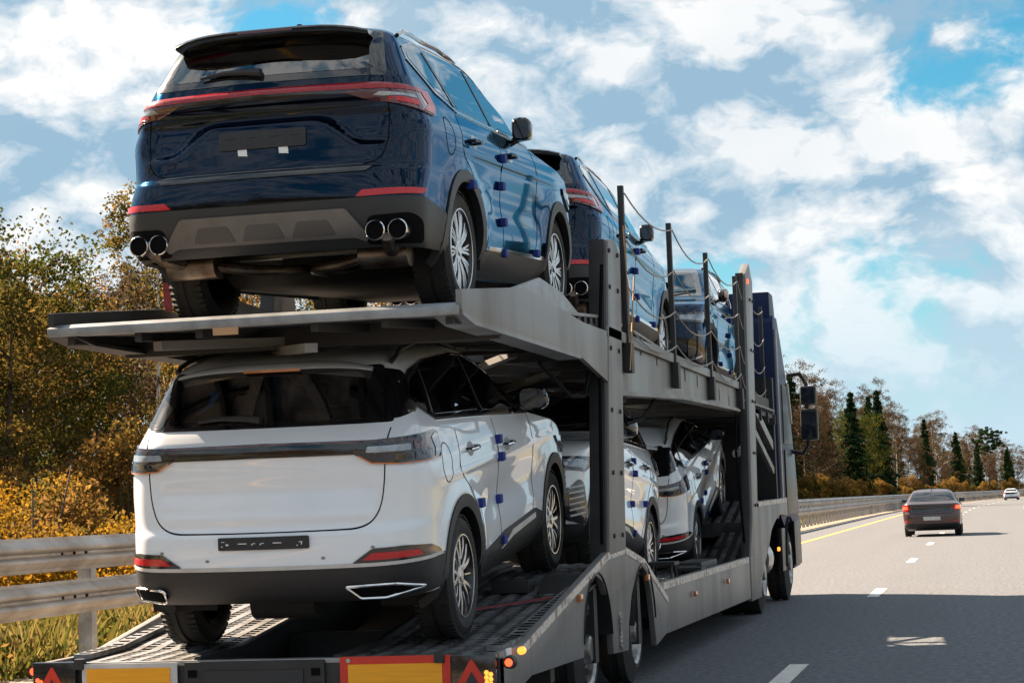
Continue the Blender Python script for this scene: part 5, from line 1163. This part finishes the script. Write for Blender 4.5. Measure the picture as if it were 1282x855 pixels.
def bush(name, h, w, leaves, size, lm, tint):
    mb = MB(); C = []; T = []
    for k in range(9):
        a = k*2.4; p = Vector((math.cos(a)*w*.28*RNG.uniform(.3, 1), math.sin(a)*w*.28*RNG.uniform(.3, 1), h*RNG.uniform(.6, .95))); mb.tube([(0, 0, -.4), p*.5, p], [.03, .02, .008], 5)
    o = mb.build(name+'_stems', 'bark'); tm = o.data; bpy.data.objects.remove(o)
    for k in range(26):
        a = RNG.uniform(0, 6.28); rr = math.sqrt(RNG.uniform(0, 1))*w*.42; c = np.array([math.cos(a)*rr, math.sin(a)*rr, h*RNG.uniform(.12, .88)*(1-.35*(rr/(w*.5))**2)])
        q = blob(c, w*.16, leaves//26, 1.0); q[:, 2] = np.maximum(q[:, 2], .02); C.append(q); T.append(np.full(len(q), tint+RNG.normal()*.18)+RNG.normal(size=len(q))*.12+ .15*(q[:, 2]/h-.5))
    return tm, leaf_mesh(name+'_crown', np.concatenate(C), size, np.concatenate(T), lm)

KINDS = {
 'rust':   (deciduous('autumn_tree_a', 13.5, 1.7, 13000, .17, 'leaf_autumn', 'bark', 15, .16), 13.5, 'autumn_tree', 'brown and gold autumn tree at the edge of the roadside wood', 'tree', 'brown and gold autumn trees'),
 'olive':  (deciduous('autumn_tree_b', 14.5, 1.8, 13000, .17, 'leaf_green', 'bark', 15, .14), 14.5, 'leafy_tree', 'dull green leafy tree at the edge of the roadside wood', 'tree', 'dull green leafy trees'),
 'bronze': (deciduous('autumn_tree_c', 12.0, 1.5, 9000, .16, 'leaf_brown', 'bark', 14, .12), 12.0, 'thinning_tree', 'thin reddish brown tree losing its leaves in the roadside wood', 'tree', 'thin reddish brown trees'),
 'birch':  (deciduous('birch_a', 17.5, 1.0, 11000, .15, 'leaf_brown', 'birch_bark', 20, .30, tr=.13, limb_r=.45, rise=(.9, 1.8)), 17.5, 'birch_tree', 'tall birch with a white trunk and sparse brown leaves', 'tree', 'tall white-trunked birches'),
 'birch2': (deciduous('birch_b', 16.0, .95, 9000, .15, 'leaf_autumn', 'birch_bark', 18, .35, tr=.12, limb_r=.45, rise=(.9, 1.8)), 16.0, 'birch_tree', 'slender birch with a white trunk and thin golden leaves', 'tree', 'slender golden birches'),
 'spruce': (spruce('spruce_a', 15.0, 12000), 15.0, 'spruce_tree', 'dark green pointed spruce standing in the roadside wood', 'tree', 'dark pointed spruces'),
 'spruce2': (spruce('spruce_b', 11.0, 9000), 11.0, 'young_spruce', 'smaller dark spruce growing between taller trees', 'tree', 'smaller dark spruces'),
 'pine':   (pine('pine_a', 18.0), 18.0, 'pine_tree', 'tall pine with a bare trunk and a tuft of needles on top', 'tree', 'tall bare-trunked pines'),
 'gold_bush': (bush('gold_bush', 2.2, 3.2, 15000, .062, 'leaf_gold', .5), 2.2, 'golden_bush', 'bright golden autumn bush growing behind the guardrail', 'bush', 'golden bushes behind the guardrail'),
 'green_bush': (bush('green_bush', 2.6, 3.0, 13000, .075, 'leaf_autumn', .35), 2.6, 'olive_bush', 'olive green bush growing behind the guardrail', 'bush', 'olive bushes behind the guardrail'),
 'tall_bush': (bush('tall_bush', 4.6, 4.2, 11000, .15, 'leaf_autumn', .55), 4.6, 'undergrowth_bush', 'tall yellow-brown thicket bush at the foot of the wood', 'bush', 'thicket bushes at the foot of the wood')}
def plant(kind, x, y, s=1.0, z=-.45):
    (tm, cm), h, nm, label, cat, grp = KINDS[kind]
    r = empty(nm, (x+bend(y), y, z), (0, 0, random.uniform(0, 6.28))); r.scale = (s*random.uniform(.9, 1.12), s*random.uniform(.9, 1.12), s)
    tag(r, label, cat, grp)
    link(bpy.data.objects.new('trunk' if 'bush' not in nm else 'stems', tm), r); link(bpy.data.objects.new('crown', cm), r)
rt = random.Random(3)
far_k = lambda y: float(np.interp(y, [150, 260, 330, 420, 640], [1.05, 1.15, 1.08, .86, .72]))
ramp = lambda y: 1.0+.20*min(1, max(0, (y-80)/70))
# near wood, left of the guardrail
y = 40.0
while y < 150:
    plant(rt.choice(['rust', 'olive', 'rust', 'bronze', 'rust', 'bronze', 'birch2']), -26-rt.uniform(0, 3), y, rt.uniform(.66, .82)*ramp(y)); y += rt.uniform(2.4, 3.8)
y = 44.0
while y < 150:
    plant(rt.choice(['rust', 'olive', 'bronze', 'spruce', 'birch', 'rust']), -32-rt.uniform(0, 4), y, rt.uniform(.72, .90)*ramp(y)); y += rt.uniform(2.8, 4.4)
y = 50.0
while y < 130:
    plant(rt.choice(['olive', 'rust', 'spruce', 'birch']), -40-rt.uniform(0, 5), y, rt.uniform(.72, .90)*ramp(y)); y += rt.uniform(5, 7)
# along the motorway towards the bend
y = 150.0
while y < 640:
    plant(rt.choice(['birch', 'spruce', 'bronze', 'birch', 'spruce2', 'bronze', 'spruce', 'olive', 'spruce']), -24-rt.uniform(0, 3), y, rt.uniform(.85, 1.1)*far_k(y)); y += rt.uniform(4, 6)*(1+y/500)
y = 155.0
while y < 640:
    plant(rt.choice(['birch', 'spruce', 'birch', 'spruce', 'birch', 'bronze']), -30-rt.uniform(0, 5), y, rt.uniform(.9, 1.12)*far_k(y)); y += rt.uniform(5, 7.5)*(1+y/500)
y = 200.0
while y < 640:
    plant(rt.choice(['spruce', 'spruce', 'birch', 'birch']), -40-rt.uniform(0, 6), y, rt.uniform(.95, 1.12)*far_k(y)); y += rt.uniform(5, 7)*(1+y/600)
plant('pine', -19, 430, .72)
# bushes
for (x, y, k, s) in ((-13.4, 26.5, 'gold_bush', 1.0), (-12.6, 29.4, 'gold_bush', .8), (-14.8, 30.5, 'green_bush', 1.15), (-13.8, 24.0, 'gold_bush', .95), (-12.0, 33.0, 'gold_bush', .75), (-15.6, 27.6, 'green_bush', 1.0), (-11.6, 31.6, 'green_bush', .55), (-16.5, 34.5, 'gold_bush', 1.2), (-15.2, 38.0, 'green_bush', 1.2), (-17.8, 31.0, 'green_bush', 1.25), (-16.4, 23.5, 'green_bush', 1.2), (-14.0, 41.0, 'gold_bush', 1.0), (-15.0, 46.0, 'green_bush', 1.1), (-12.5, 37.0, 'gold_bush', .7), (-16.0, 52.0, 'gold_bush', 1.1), (-14.0, 58.0, 'green_bush', 1.0), (-13.5, 66.0, 'gold_bush', .9)):
    plant(k, x, y, s)
y = 36.0
while y < 600:
    plant('tall_bush', -21.5-rt.uniform(0, 3.5), y, rt.uniform(.6, 1.1)); y += rt.uniform(2.6, 4.0)*(1+y/260)

def grass(name, x0, x1, y0, y1, n, hmin, hmax, wd, label):
    x = RNG.uniform(x0, x1, n); y = y0+(y1-y0)*RNG.uniform(0, 1, n)**1.4; cl = .5+.5*np.sin(x*1.7+np.sin(y*.9)*2)*np.sin(y*1.1); h = RNG.uniform(hmin, hmax, n)*(.5+.8*cl); a = RNG.uniform(0, 6.28, n); d = np.maximum(0, -9.5-x); zb = -.05-.45*np.minimum(1, d/6)
    w = wd*RNG.uniform(.6, 1.5, n); lx = RNG.normal(size=n)*.35*h; ly = RNG.normal(size=n)*.35*h
    V = np.stack([np.stack([x-np.cos(a)*w, y-np.sin(a)*w, zb-.03], 1), np.stack([x+np.cos(a)*w, y+np.sin(a)*w, zb-.03], 1), np.stack([x+lx*.5+np.cos(a)*w*.7, y+ly*.5+np.sin(a)*w*.7, zb+h*.6], 1), np.stack([x+lx, y+ly, zb+h], 1)], 1).reshape(-1, 3)
    F = np.arange(4*n); me = bpy.data.meshes.new(name); me.vertices.add(4*n); me.vertices.foreach_set('co', V.ravel().astype(np.float32)); me.loops.add(4*n); me.loops.foreach_set('vertex_index', F.astype(np.int32))
    me.polygons.add(n); me.polygons.foreach_set('loop_start', (np.arange(n)*4).astype(np.int32)); me.polygons.foreach_set('loop_total', np.full(n, 4, np.int32)); me.update(calc_edges=True)
    at = me.attributes.new('tint', 'FLOAT', 'FACE'); at.data.foreach_set('value', np.clip(.25+.4*cl+RNG.normal(size=n)*.18, 0, 1).astype(np.float32)); me.materials.append(MATS['grass_blade'])
    o = link(bpy.data.objects.new(name, me)); tag(o, label, 'grass', kind='stuff')
grass('verge_grass', -15, -8.75, 10, 48, 60000, .10, .55, .010, 'yellow-green grass and weeds growing behind the guardrail')
grass('verge_grass_far', -24, -8.9, 40, 170, 40000, .15, .6, .03, 'dry grass on the roadside between guardrail and wood')

def woods(name, label, boxes, n):
    C = []; T = []
    for (x0, x1, y0, y1, hh) in boxes:
        k = int(((x1-x0)*(y1-y0))**.5*1.2)+4
        for i in range(k*2):
            c = np.array([RNG.uniform(x0, x1), RNG.uniform(y0, y1), 0]); h = hh*RNG.uniform(.6, 1.1); q = blob(c+np.array([0, 0, h*.5]), 1, n//20+10, 1.0); q = c+(q-c)*np.array([3.2, 3.2, 1]); q[:, 2] = RNG.uniform(0, 1, len(q))**.8*h; C.append(q); T.append(np.full(len(q), RNG.uniform(.1, .9))+RNG.normal(size=len(q))*.1)
    me = leaf_mesh(name, np.concatenate(C), 1.1, np.concatenate(T), 'leaf_autumn'); tag(link(bpy.data.objects.new(name, me)), label, 'woodland', kind='stuff')
woods('unseen_woodland', 'autumn woodland out of view, added for its reflection in the cars', [(85, 105, -160, 420, 11), (-60, -30, -200, 10, 13), (-70, 80, -165, -130, 11)], 900)  # out-of-view woods; the band behind the camera is added to darken car reflections
def weeds(name, n, x0, x1, y0, y1, hh, size, lm, label):
    k = n//40; C = []; T = []
    for i in range(k):
        cx = RNG.uniform(x0, x1); cy = y0+(y1-y0)*RNG.uniform(0, 1)**1.3; d = max(0, -9.5-cx); zb = -.05-.45*min(1, d/6); h = hh*RNG.uniform(.3, 1.1); r = RNG.uniform(.08, .3)
        C.append(np.stack([cx+RNG.normal(size=40)*r, cy+RNG.normal(size=40)*r, zb+RNG.uniform(0, 1, 40)*h], 1)); T.append(np.full(40, RNG.uniform(.1, .9))+RNG.normal(size=40)*.12)
    tag(link(bpy.data.objects.new(name, leaf_mesh(name, np.concatenate(C), size, np.concatenate(T), lm, aspect=1.3))), label, 'weeds', kind='stuff')
weeds('verge_weeds', 40000, -14, -8.7, 11, 46, .55, .07, 'leaf_autumn', 'brown and green weeds along the foot of the guardrail')
weeds('verge_herbs', 30000, -13, -8.7, 11, 40, .40, .06, 'leaf_green', 'green herbs and low leaves behind the guardrail')
